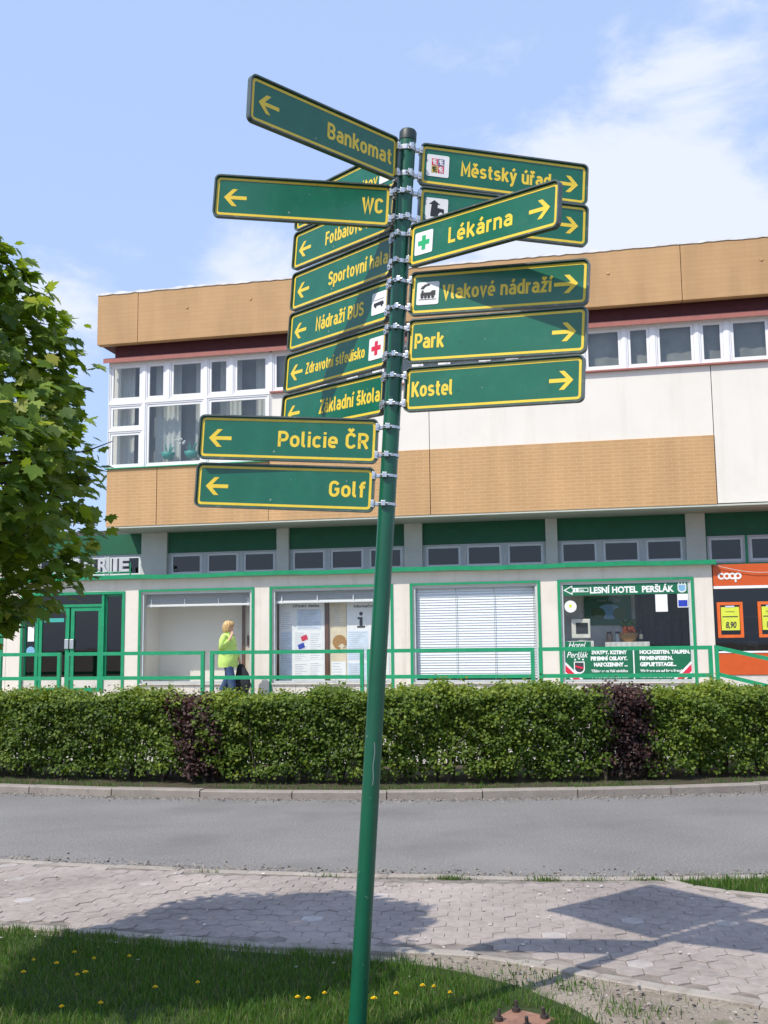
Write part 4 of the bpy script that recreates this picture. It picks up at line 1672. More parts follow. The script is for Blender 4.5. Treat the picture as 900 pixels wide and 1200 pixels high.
for i, (x, y, lab) in enumerate(((4.74, .8, 'brown glass jar at the left end of the display table'), (4.92, .85, 'clear glass jar between brown jar and basket'))):
    t = at_b(empty('jar'))
    tag(t, lab, 'jar')
    mb = MB()
    mb.lathe([(0, 1.612), (.065, 1.612), (.07, 1.63), (.07, 1.76), (.05, 1.79), (.05, 1.80)], x, y, 16)
    mb.build('body', M['jar'] if i == 0 else M['grey_frame'], t)
    mb = MB()
    mb.lathe([(.053, 1.79), (.055, 1.83), (0, 1.832)], x, y, 16)
    mb.build('lid', M['ink'], t)
t = at_b(empty('bottle'))
tag(t, 'dark slim bottle right of the basket on the display table', 'bottle')
mb = MB()
mb.lathe([(0, 1.612), (.038, 1.612), (.04, 1.63), (.04, 1.80), (.015, 1.87), (.013, 1.97), (.0, 1.97)], 5.40, .78, 14)
mb.build('body', M['bottle'], t)
mb = MB()
mb.lathe([(.0405, 1.67), (.0405, 1.77)], 5.40, .78, 14)
mb.build('bottle_label', M['paper_cream'], t)
mo = at_b(empty('computer_monitor'))
tag(mo, 'beige tube computer monitor behind the glass at left of the hotel window', 'monitor')
mb = MB()
mb.box((3.97, .20, 1.70), (4.36, .26, 2.10), bev=.015)
mb.box((4.0, .26, 1.73), (4.33, .52, 2.07), bev=.03)
mb.build('housing', M['monitor'], mo)
mb = MB()
mb.box((4.06, .195, 1.79), (4.31, .199, 2.02))
mb.build('screen', M['screen'], mo)
mb = MB()
mb.lathe([(.12, 1.64), (.12, 1.66), (.05, 1.67), (.05, 1.71)], 4.165, .36, 16)
mb.build('foot', M['monitor'], mo)
mb = MB()
mb.box((3.84, .12, .56), (4.42, .55, 1.64), bev=.006)
tag(at_b(mb.build('display_stand', M['cloth_white'])), 'plain stand carrying the computer monitor in the hotel window', 'stand')

# --- terrace
tm = MB()
tm.box((-14, -2.75, -.02), (6.60, 0, .50))
tm.add([(6.60, -2.75, -.02), (9.2, -2.75, -.02), (9.2, 0, -.02), (6.60, 0, -.02), (6.60, -2.75, .498), (9.2, -2.75, .10), (9.2, 0, .10), (6.60, 0, .498)], [(0, 1, 5, 4), (4, 5, 6, 7), (1, 2, 6, 5), (2, 3, 7, 6)])
t = at_b(tm.build('terrace', M['concrete']))
tag(t, kind='structure')


# --- railing sections
def railing(s0, s1, z0, z1, base0, base1, label, group='green railing sections along the terrace'):
    t = empty('railing_section')
    t.matrix_world = Matrix.Translation(W3(s0, 2.2, base0)) @ Matrix.Rotation(-YAW, 4, 'Z')
    L = s1 - s0
    dz = base1 - base0
    w = .036
    for x, hh, bb in ((0, z0 - base0, 0), (L, z1 - base0, dz)):
        mb = MB()
        mb.box((x - w, -w, bb), (x + w, w, hh - w), bev=.004)
        mb.build('post', M['green_paint'], t)
    for k in (0, -.50):
        mb = MB()
        za, zb = z0 - base0 + k, z1 - base0 + k
        V = []
        for x, z in ((-w + (.002 if k else 0), za), (L + w - (.002 if k else 0), zb)):
            V += [(x, -w * .99, z - w), (x, w * .99, z - w), (x, w * .99, z + w), (x, -w * .99, z + w)]
        if k:
            V = [(x + (2 * w if i < 4 else -2 * w), y, z) for i, (x, y, z) in enumerate(V)]
        mb.add(V, [(0, 3, 2, 1), (4, 5, 6, 7), (0, 1, 5, 4), (1, 2, 6, 5), (2, 3, 7, 6), (3, 0, 4, 7)])
        mb.build('rail', M['green_paint'], t)
    return tag(t, label, 'railing', group)


RZ = 1.49
railing(-11.0, -8.02, RZ, RZ, .5, .5, 'green tube railing section cut by the left edge below the maple')
railing(-7.86, -6.49, RZ, RZ, .5, .5, 'short green tube railing section in front of the glass shop doors')
railing(-6.29, -3.31, RZ, RZ, .5, .5, 'green tube railing section before the empty bay left of the woman')
railing(-3.11, .0, RZ, RZ, .5, .5, 'green tube railing section in front of the info notice window')
railing(.14, 3.32, RZ, RZ, .5, .5, 'green tube railing section in front of the closed white blinds')
railing(3.47, 6.55, RZ, RZ, .5, .5, 'green tube railing section in front of the hotel window banner')
railing(6.66, 9.0, RZ + .01, .92, .49, .13, 'sloping green tube railing section beside the ramp under the orange shopfront')


# ------------------------------------------------------------------ hedge
def hedge_front(x):
    return far_edge(x) + .66


LEAF4 = [(0, -.5, 0), (.34, -.2, .08), (.34, .22, .08), (.0, .52, 0), (-.34, .22, .08), (-.34, -.2, .08)]
LEAF4F = [(0, 1, 2, 3), (0, 3, 4, 5)]


def hedge_top(x):
    return 1.03 + .03 * np.sin(x * 1.3 + .5) + .02 * np.sin(x * 3.7) + .025 * np.sin(x * .45 + 1)


def hedge(x0, x1, label, name='hedge', m='leaf_hedge', dens=1.0, grp='clipped hedge lengths along the road', depth=1.0, top=0.0, slant=0.0, leaf=.036):
    t = empty(name, ((x0 + x1) / 2, float(hedge_front((x0 + x1) / 2)) + .4, .06))
    org = np.array(t.location)
    L = x1 - x0
    C, N = [], []
    n = int(L * 2300 * dens)
    # shoots: each a little clump of leaves standing out of the clipped face
    u = rng.random(n)
    face = rng.random(n)
    sx = x0 + L * rng.random(n)
    hh = hedge_top(sx) + top
    q = np.where(face < .56, 0, np.where(face < .86, 1, 2))     # 0 front, 1 top, 2 back
    zz = np.where(q == 1, hh, .16 + (hh - .19) * rng.random(n) ** .85)
    # leaves thin out near the ground and in holes
    hole = np.sin(sx * 5.1 + 1.3 * np.sin(zz * 7)) + np.sin(sx * 2.3 + zz * 6 + 2) + .9 * np.sin(sx * 11 + zz * 9)
    keep = (q == 1) | (rng.random(n) < np.clip(.45 + 1.6 * (zz - .12), 0, 1)) & ((hole > -1.45) | (zz > .70) | (rng.random(n) < .45))
    yy = np.where(q == 0, 0.0, np.where(q == 1, depth * rng.random(n), depth))
    bulge = .05 * np.sin(sx * 4.3 + 1) * np.sin(zz * 5.5 + sx) + .06 * np.sin(sx * 7.7 + 2 * np.sin(zz * 9)) * np.sin(zz * 15 + sx * 2.1) + .035 * np.sin(sx * 17 + zz * 21)
    lean = np.where(q == 0, .10 * np.clip(1 - zz, 0, 1) * np.sin(zz * 3.1), 0)
    rnd = np.clip((hh - zz) / .14, 0, 1)
    yy = yy + np.where(q == 0, bulge + lean + .10 * (1 - rnd) ** 2, np.where(q == 2, -bulge, 0))
    zz = zz + np.where(q == 1, .6 * bulge - .09 * np.clip(1 - yy / .13, 0, 1) ** 2 - .09 * np.clip(1 - (depth - yy) / .13, 0, 1) ** 2, 0)
    sx = sx + slant * (1 - zz / 1.05)
    inset = np.abs(rng.normal(0, .05, n))
    on = np.where((q == 0)[:, None], [0, -1, .35], np.where((q == 1)[:, None], [0, -.15, 1], [0, 1, .35]))
    P = np.stack((sx, hedge_front(sx) + yy, zz + 0.0), 1) - on * inset[:, None]
    P, on, q = P[keep], on[keep], q[keep]
    stray = (q == 1) & (rng.random(len(P)) < .05)
    P[:, 2] += np.where(stray, rng.uniform(.03, .09, len(P)), 0)
    k = 7
    C = np.repeat(P, k, 0) + rng.normal(0, .033, (len(P) * k, 3))
    N = np.repeat(on, k, 0) * .55 + rng.normal(0, .55, (len(P) * k, 3)) + np.array([-.15, -.2, .45])
    clump = np.repeat(np.clip(rng.normal(.42, .18, len(P)) + .10 * np.sin(P[:, 0] * 2.1), 0, 1), k)
    tint = np.clip(clump + rng.normal(0, .12, len(C)), 0, 1)
    # leaves near the top get a paler tint
    tint = np.where(C[:, 2] > hedge_top(C[:, 0]) + top - .05, np.clip(tint + .22, 0, 1), tint)
    C[:, 2] = np.maximum(C[:, 2], .11)
    leaf_cloud('foliage', C - org, N, rng.uniform(.75, 1.3, len(C)) * leaf, LEAF4, LEAF4F, M[m], t, tint=tint)
    mb = MB()
    for i in range(int(L * 14)):
        x = random.uniform(x0, x1) + slant * .9
        y = float(hedge_front(x)) + random.uniform(.1, depth - .1)
        p0 = Vector((x, y, .06))
        for b in range(3):
            p1 = p0 + Vector((random.gauss(0, .07), random.gauss(0, .07), random.uniform(.3, .5)))
            p2 = p1 + Vector((random.gauss(0, .10) - slant * .4, random.gauss(0, .10), random.uniform(.25, .42)))
            mb.tube([p0 - Vector(org), p1 - Vector(org), p2 - Vector(org)], [.011, .007, .003], 5, cap=False)
    mb.build('stems', M['bark'], t)
    return tag(t, label, 'hedge' if name == 'hedge' else 'bush', grp)


hedge(-9.5, -2.36, 'clipped green hedge left of both purple bushes')
hedge(-2.18, 2.52, 'clipped green hedge between the two purple bushes')
hedge(2.90, 9.0, 'clipped green hedge running to the right edge under the orange shopfront')
PB = 'dark purple bushes grown into the hedge'
hedge(-2.58, -2.04, 'narrow dark purple bush in the hedge below the woman', 'purple_bush', 'leaf_purple', 1.35, PB, .9, -.02, .35, .036)
hedge(2.38, 3.00, 'broad dark purple bush in the hedge below the hotel banner', 'purple_bush', 'leaf_purple', 1.05, PB, .9, .02, .10, .036)

# ------------------------------------------------------------------ maple
MAPLE = [(0, -.50), (.14, -.33), (.34, -.36), (.32, -.15), (.50, .02), (.35, .07), (.39, .28), (.20, .18), (.15, .32), (0, .54), (-.15, .32), (-.20, .18), (-.39, .28), (-.35, .07), (-.50, .02), (-.32, -.15), (-.34, -.36), (-.14, -.33)]
ml = [(0, -.08, -.02)] + [(x, y, .10 * abs(x) - .22 * max(0, y) ** 2 - .10 * max(0, abs(x) - .2)) for x, y in MAPLE]
mlf = [(0, 1 + i, 1 + (i + 1) % len(MAPLE)) for i in range(len(MAPLE))]
TX, TY = -2.20, 4.70
crown_r = interp([(1.58, .15), (1.68, .46), (1.80, .64), (2.00, .75), (2.30, .84), (2.55, .87), (2.80, .80), (3.00, .70), (3.25, .56), (3.5, .38), (3.68, .18), (3.82, .04)])
mt = empty('maple_tree', (TX, TY, 0))
tag(mt, 'young maple tree with dense green crown at the left edge', 'tree')
tr = MB()
tr.tube([(0, 0, -.05), (.01, 0, .5), (-.01, .01, 1.2), (.01, 0, 2.0), (0, .02, 2.9), (.01, 0, 3.6)], [.065, .05, .045, .035, .02, .006], 10)
trunk_o = tr.build('trunk', M['bark'], mt)
tw = MB()
tips = []
for i in range(60):
    z0 = random.uniform(1.45, 3.3)
    a = random.random() * 2 * math.pi
    zt = z0 + random.uniform(-.05, .45)
    r = float(crown_r(min(3.9, zt))) * random.uniform(.75, .98)
    p0 = Vector((0, 0, z0 - .15))
    p2 = Vector((r * math.cos(a), r * math.sin(a), zt))
    p1 = p0.lerp(p2, .5) + Vector((random.gauss(0, .04), random.gauss(0, .04), .06))
    tw.tube([p0, p1, p2], [.014, .009, .003], 6, cap=False)
    for q in range(4):
        s0 = p1.lerp(p2, random.random())
        s1 = s0 + Vector((random.gauss(0, .16), random.gauss(0, .16), random.gauss(.03, .08)))
        tw.tube([s0, s1], [.004, .002], 5, cap=False)
tw.build('branches', M['bark'], trunk_o)
n = 7200
zz = rng.uniform(1.56, 3.82, n)
aa = rng.uniform(0, 2 * math.pi, n)
lump = 1 + .11 * np.sin(aa * 3 + zz * 4.1) + .09 * np.sin(aa * 5 - zz * 6.3 + 1) + .06 * np.sin(aa * 9 + zz * 11)
rr = crown_r(zz) * lump * (1 - np.abs(rng.normal(0, .16, n)))
# tiers: leaves bunch in layers with darker hollows between
tier = np.sin(zz * 17 + 3 * np.sin(aa * 2) + aa)
k = (tier > -.55) | (rng.random(n) < .35)
zz, aa, rr = zz[k], aa[k], rr[k]
P = np.stack((rr * np.cos(aa), rr * np.sin(aa) * 1.15, zz), 1)
cl = np.repeat(P, 2, 0) + rng.normal(0, .035, (len(P) * 2, 3))
rad = np.stack((np.cos(np.repeat(aa, 2)), np.sin(np.repeat(aa, 2)), np.zeros(len(cl))), 1)
N = rad * .55 + np.array([0, 0, .45]) - np.array(SUN_TRAVEL) * .55 + rng.normal(0, .40, (len(cl), 3))
spin = -np.array([0, 0, 1.]) * .9 + rad * .5 + rng.normal(0, .4, (len(cl), 3))
# template y axis points at the leaf tip: hang the tips down and out
tint = np.clip(np.repeat(rng.normal(.42, .2, len(P)), 2) + rng.normal(0, .12, len(cl)), 0, 1)
leaf_cloud('crown', cl, N, rng.uniform(.045, .102, len(cl)), ml, mlf, M['leaf_maple'], mt, spin=spin, tint=tint)

# ------------------------------------------------------------------ dandelions
DP = [(-1.76, 5.31), (-1.78, 5.52), (-1.62, 5.67), (-1.65, 5.47), (-1.47, 5.49), (-1.46, 5.30), (-1.43, 4.83), (-1.26, 4.83), (-1.49, 5.27), (-1.32, 5.60), (-.89, 5.13), (-1.08, 5.10), (-.29, 4.93), (-.41, 4.93), (-.36, 4.90), (-.07, 4.91), (.03, 4.92), (.15, 5.01), (.20, 5.0), (.27, 4.95)]
DL = ['dandelion nearest the left edge of the lawn', 'dandelion near the left edge close to the paving', 'tall dandelion by the paving edge at far left', 'pale dandelion behind the bright one at left', 'yellow dandelion below the paving edge left of the shadow', 'largest bright dandelion in the left lawn', 'left one of two dandelions low in the left lawn', 'right one of two dandelions low in the left lawn', 'small dandelion touching the largest bright one', 'single dandelion in the shaded lawn under the paving edge', 'dandelion in the middle of the shaded lawn', 'faint dandelion left of the lawn middle', 'dandelion left of the signpost, nearer the paving', 'first of three dandelions left of the signpost', 'middle of three dandelions left of the signpost', 'dandelion just left of the green post foot', 'dandelion just right of the green post foot', 'bigger yellow dandelion right of the post', 'dandelion beside the bigger one right of the post', 'rightmost dandelion near the rusty plate']
for i, (x, y) in enumerate(DP):
    h = .04 + .025 * random.random()
    t = empty('dandelion', (x, y, .0), random.random() * 6)
    tag(t, DL[i], 'dandelion', 'dandelions in the lawn')
    mb = MB()
    mb.tube([(0, 0, 0), (.004, .002, h * .6), (0, 0, h)], .0022, 6)
    mb.build('stem', M['flower_green'], t)
    mb = MB()
    rd = random.uniform(.009, .015)
    for ly_ in range(3):
        for q in range(14):
            a = q * 2 * math.pi / 14 + ly_ * .2
            r1 = rd * (1 - ly_ * .28)
            z1 = h + .002 + ly_ * .003
            c, s = math.cos(a), math.sin(a)
            w = .0032
            mb.add([(-s * w * .5, c * w * .5, h), (s * w * .5, -c * w * .5, h), (c * r1 + s * w, s * r1 - c * w, z1 + .003), (c * r1 - s * w, s * r1 + c * w, z1 + .003)], [(0, 1, 2, 3)])
    mb.ell((0, 0, h + .004), (rd * .45, rd * .45, .005), 8, 5)
    mb.build('flower_head', M['flower_yellow'], t)

# ------------------------------------------------------------------ rusty base plate
bp_ = empty('base_plate', (.56, 4.715, -.012), R(52))
tag(bp_, 'rusty steel base plate with upright bolts lying in the grass', 'base plate')
mb = MB()
mb.box((-.105, -.105, 0), (.105, .105, .028), bev=.004)
mb.build('plate', M['rust'], bp_)
for x, y in ((.07, .07), (.07, -.07), (-.07, .07), (-.07, -.07)):
    mb = MB()
    mb.tube([(x, y, .028), (x + random.gauss(0, .006), y, .075)], .008, 8)
    mb.tube([(x, y, .03), (x, y, .045)], .018, 6)
    mb.build('bolt', M['dark_steel'], bp_)

# ------------------------------------------------------------------ signpost
PB0 = Vector((-.1372, 4.542, 0))
AX = Vector((.0682, .0035, 1)).normalized()
sp_ = empty('sign_pole', PB0)
tag(sp_, 'tall leaning round green steel pole carrying all direction signs', 'pole')
mb = MB()
mb.tube([AX * -.1, AX * 1.0, AX * 2.0, AX * 3.0, AX * 3.895], .037, 28)
mb.build('shaft', M['pole_green'], sp_)
mb = MB()
mb.tube([AX * 3.885, AX * 3.925, AX * 3.935], [.0395, .0395, .034], 28)
mb.build('cap', M['pole_cap'], sp_)


mb = MB()
V = []
for k in range(9):
    z = 1.02 + .022 * k
    c_p = AX * z
    for dx in (-.0018, .0022):
        xx = .006 + .0022 * math.sin(k * 1.3) + dx
        V.append((c_p.x + xx, c_p.y - math.sqrt(.0376 ** 2 - xx * xx), z))
mb.add(V, [(2 * k, 2 * k + 1, 2 * k + 3, 2 * k + 2) for k in range(8)])
mb.build('paint_scratch', M['sign_back'], sp_)


# lettering: uniform stroke road-sign alphabet drawn from centre lines
def arc(cx, cy, rx, ry, a0, a1, n=9):
    return [(cx + rx * math.cos(R(a0 + (a1 - a0) * i / n)), cy + ry * math.sin(R(a0 + (a1 - a0) * i / n))) for i in range(n + 1)]


def stad(l, r, b, t, ry=.22):
    c, w = (l + r) / 2, (r - l) / 2
    return arc(c, t - ry, w, ry, 0, 180) + arc(c, b + ry, w, ry, 180, 360) + [(r, t - ry)]


l_, r_, b_, t_ = .085, .475, .08, .66
c_, w_ = .28, .195
G = {}
G['o'] = ([stad(l_, r_, b_, t_)], .56)
G['a'] = ([arc(c_, .48, .185, .18, 150, 0) + [(r_, .48), (r_, 0)], [(r_, .405), (.26, .405)] + arc(.26, .2425, .175, .1625, 90, 270) + [(.33, .08), (r_, .20)]], .56)
G['e'] = ([[(l_, .36), (r_, .36), (r_, .46)] + arc(c_, .46, w_, .20, 0, 180) + [(l_, .28)] + arc(c_, .28, w_, .20, 180, 315)], .56)
G['n'] = ([[(l_, 0), (l_, .74)], [(l_, .50)] + arc(c_ + .0, .46, w_, .20, 165, 0) + [(r_, 0)]], .56)
G['h'] = ([[(l_, 0), (l_, 1)], [(l_, .50)] + arc(c_, .46, w_, .20, 165, 0) + [(r_, 0)]], .56)
G['m'] = ([[(l_, 0), (l_, .74)], [(l_, .50)] + arc(.255, .48, .17, .18, 165, 0) + [(.425, 0)], [(.425, .50)] + arc(.595, .48, .17, .18, 165, 0) + [(.765, 0)]], .85)
G['k'] = ([[(l_, 0), (l_, 1)], [(.47, .74), (.10, .30)], [(.22, .44), (.50, 0)]], .54)
G['t'] = ([[(.18, .95), (.18, .24)] + arc(.33, .23, .15, .15, 180, 270) + [(.38, .08)], [(.03, .66), (.38, .66)]], .41)
G['f'] = ([[(.17, 0), (.17, .76)] + arc(.32, .76, .15, .16, 180, 90) + [(.39, .92)], [(.03, .66), (.37, .66)]], .41)
G['l'] = ([[(l_, 1), (l_, .20)] + arc(.205, .20, .12, .12, 180, 270) + [(.23, .08)]], .27)
G['ı'] = ([[(l_, 0), (l_, .74)]], .17)
G['i'] = ([[(l_, 0), (l_, .74)], [(l_, .85), (l_, 1.0)]], .17)
G['r'] = ([[(l_, 0), (l_, .74)], [(l_, .48)] + arc(.25, .48, .165, .18, 170, 80) + [(.34, .66)]], .37)
G['s'] = ([arc(.27, .515, .165, .145, 25, 90) + arc(.25, .515, .155, .145, 90, 270) + arc(.28, .225, .175, .145, 90, -90) + arc(.25, .235, .165, .155, 270, 205)], .53)
G['v'] = ([[(.07, .74), (.27, .04), (.47, .74)]], .54)
G['y'] = ([[(.07, .74), (.28, .06)], [(.48, .74), (.25, -.04), (.18, -.20), (.06, -.22)]], .54)
G['c'] = ([arc(c_, .46, w_, .20, 35, 180) + [(l_, .28)] + arc(c_, .28, w_, .20, 180, 325)], .53)
G['z'] = ([[(.06, .66), (.45, .66), (.08, .08), (.48, .08)]], .54)
G['b'] = ([[(l_, 0), (l_, 1)], stad(l_, r_, b_, t_)], .56)
G['d'] = ([[(r_, 0), (r_, 1)], stad(l_, r_, b_, t_)], .56)
G['p'] = ([[(l_, -.24), (l_, .74)], stad(l_, r_, b_, t_)], .56)
B1, T1, L1, R1 = .08, .92, .09, .54
G['B'] = ([[(L1, B1), (L1, T1), (.33, T1)] + arc(.33, .715, .19, .205, 90, -90) + [(L1, .51)], [(.33, .51)] + arc(.34, .295, .205, .215, 90, -90) + [(L1, B1)]], .62)
G['P'] = ([[(L1, 0), (L1, T1), (.33, T1)] + arc(.33, .675, .205, .245, 90, -90) + [(L1, .43)]], .60)
G['R'] = ([[(L1, 0), (L1, T1), (.33, T1)] + arc(.33, .69, .205, .23, 90, -90) + [(L1, .46)], [(.32, .46), (.54, 0)]], .63)
G['C'] = ([arc(.315, .68, .225, .24, 20, 180) + [(L1, .32)] + arc(.315, .32, .225, .24, 180, 340)], .61)
G['G'] = ([arc(.315, .68, .225, .24, 20, 180) + [(L1, .32)] + arc(.315, .32, .225, .24, 180, 360) + [(.54, .48), (.34, .48)]], .63)
G['S'] = ([arc(.305, .70, .205, .22, 20, 90) + arc(.29, .715, .195, .205, 90, 270) + arc(.32, .295, .215, .215, 90, -90) + arc(.29, .30, .205, .22, 270, 200)], .61)
G['W'] = ([[(.07, 1), (.25, .05), (.43, .95), (.61, .05), (.79, 1)]], .86)
G['V'] = ([[(.07, 1), (.31, .04), (.55, 1)]], .62)
G['F'] = ([[(L1, 0), (L1, T1), (.52, T1)], [(L1, .49), (.46, .49)]], .54)
G['L'] = ([[(L1, 1), (L1, B1), (.50, B1)]], .52)
G['H'] = ([[(L1, 0), (L1, 1)], [(.54, 0), (.54, 1)], [(L1, .5), (.54, .5)]], .63)
G['K'] = ([[(L1, 0), (L1, 1)], [(.54, 1), (.10, .36)], [(.24, .56), (.57, 0)]], .62)
G['M'] = ([[(L1, 0), (L1, .97), (.37, .30), (.65, .97), (.65, 0)]], .74)
G['N'] = ([[(L1, 0), (L1, .97), (.54, .03), (.54, 1)]], .63)
G['U'] = ([[(L1, 1), (L1, .32)] + arc(.315, .32, .225, .24, 180, 360) + [(.54, 1)]], .63)
G['Z'] = ([[(.07, T1), (.50, T1), (.08, B1), (.54, B1)]], .60)


def accent(kind, cx, up):
    if kind == 'a':
        return [(cx - .04, .84 + up), (cx + .11, 1.03 + up)]
    return [(cx - .15, 1.02 + up), (cx, .86 + up), (cx + .15, 1.02 + up)]


for ch, bs, kd, up in (('é', 'e', 'a', 0), ('á', 'a', 'a', 0), ('í', 'ı', 'a', 0), ('ú', 'u', 'a', 0), ('ý', 'y', 'a', 0), ('ř', 'r', 'c', 0), ('š', 's', 'c', 0), ('ě', 'e', 'c', 0), ('ž', 'z', 'c', 0), ('Č', 'C', 'c', .24)):
    if bs == 'u':
        G['u'] = ([[(r_, .74), (r_, 0)], [(l_, .74), (l_, .28)] + arc(c_, .28, w_, .20, 180, 345)], .56)
    st, wd = G[bs]
    G[ch] = (st + [accent(kd, wd / 2 + (.02 if bs == 'ı' else 0), up)], wd)


def ribbon(mb, pts, w, fx, y, mi=0):
    """flat stroke of even width along pts; fx maps glyph units to the face"""
    pts = [p for i, p in enumerate(pts) if i == 0 or math.hypot(p[0] - pts[i - 1][0], p[1] - pts[i - 1][1]) > 1e-4]
    q = [Vector(fx(*p)) for p in pts]
    n = len(q)
    closed = (q[0] - q[-1]).length < 1e-6
    if closed:
        q = q[:-1]
        n -= 1
    L, Rr = [], []
    for i in range(n):
        if closed:
            d0, d1 = (q[i] - q[i - 1]).normalized(), (q[(i + 1) % n] - q[i]).normalized()
        else:
            d0 = (q[i] - q[i - 1]).normalized() if i > 0 else (q[1] - q[0]).normalized()
            d1 = (q[i + 1] - q[i]).normalized() if i < n - 1 else d0
        nn = Vector((-d0.y - d1.y, d0.x + d1.x))
        nn = nn.normalized() if nn.length > 1e-6 else Vector((-d0.y, d0.x))
        k = 1 / max(.45, nn.dot(Vector((-d1.y, d1.x))))
        L.append(q[i] + nn * (w / 2 * k))
        Rr.append(q[i] - nn * (w / 2 * k))
    V = [(p.x, y, p.y) for p in L] + [(p.x, y, p.y) for p in Rr]
    m = n if closed else n - 1
    mb.add(V, [(i, n + i, n + (i + 1) % n, (i + 1) % n) for i in range(m)], mi)


def write(body, x0, x1, zbase, cap, y, stroke=.182):
    mb = MB()
    adv = []
    x = 0
    for ch in body:
        adv.append(x)
        x += (.34 if ch == ' ' else G[ch][1] + .10)
    tot = x - .10
    kx = (x1 - x0) / tot
    lay = 0
    for ch, a in zip(body, adv):
        if ch == ' ':
            continue
        for st in G[ch][0]:
            lay += 1
            # keep stroke weight even although the word is condensed
            ribbon(mb, st, stroke * cap * min(1.0, .62 + .38 * kx / cap), lambda u, v: (x0 + (a + u) * kx, zbase + v * cap), y - .00012 * (lay % 5))
    return mb


SW, SH, ST = .80, .1993, .026


def rrect(x0, x1, z0, z1, r, n=6):
    P = []
    for cx, cz, a in ((x1 - r, z1 - r, 0), (x0 + r, z1 - r, 90), (x0 + r, z0 + r, 180), (x1 - r, z0 + r, 270)):
        P += [(cx + r * math.cos(R(a + 90 * i / n)), cz + r * math.sin(R(a + 90 * i / n))) for i in range(n + 1)]
    return P


def flat(mb, pts, y, mi=0):
    n = len(pts)
    ar = sum(pts[i][0] * pts[(i + 1) % n][1] - pts[(i + 1) % n][0] * pts[i][1] for i in range(n))
    if ar < 0:
        pts = pts[::-1]
    mb.add([(x, y, z) for x, z in pts], [tuple(range(n))], mi)


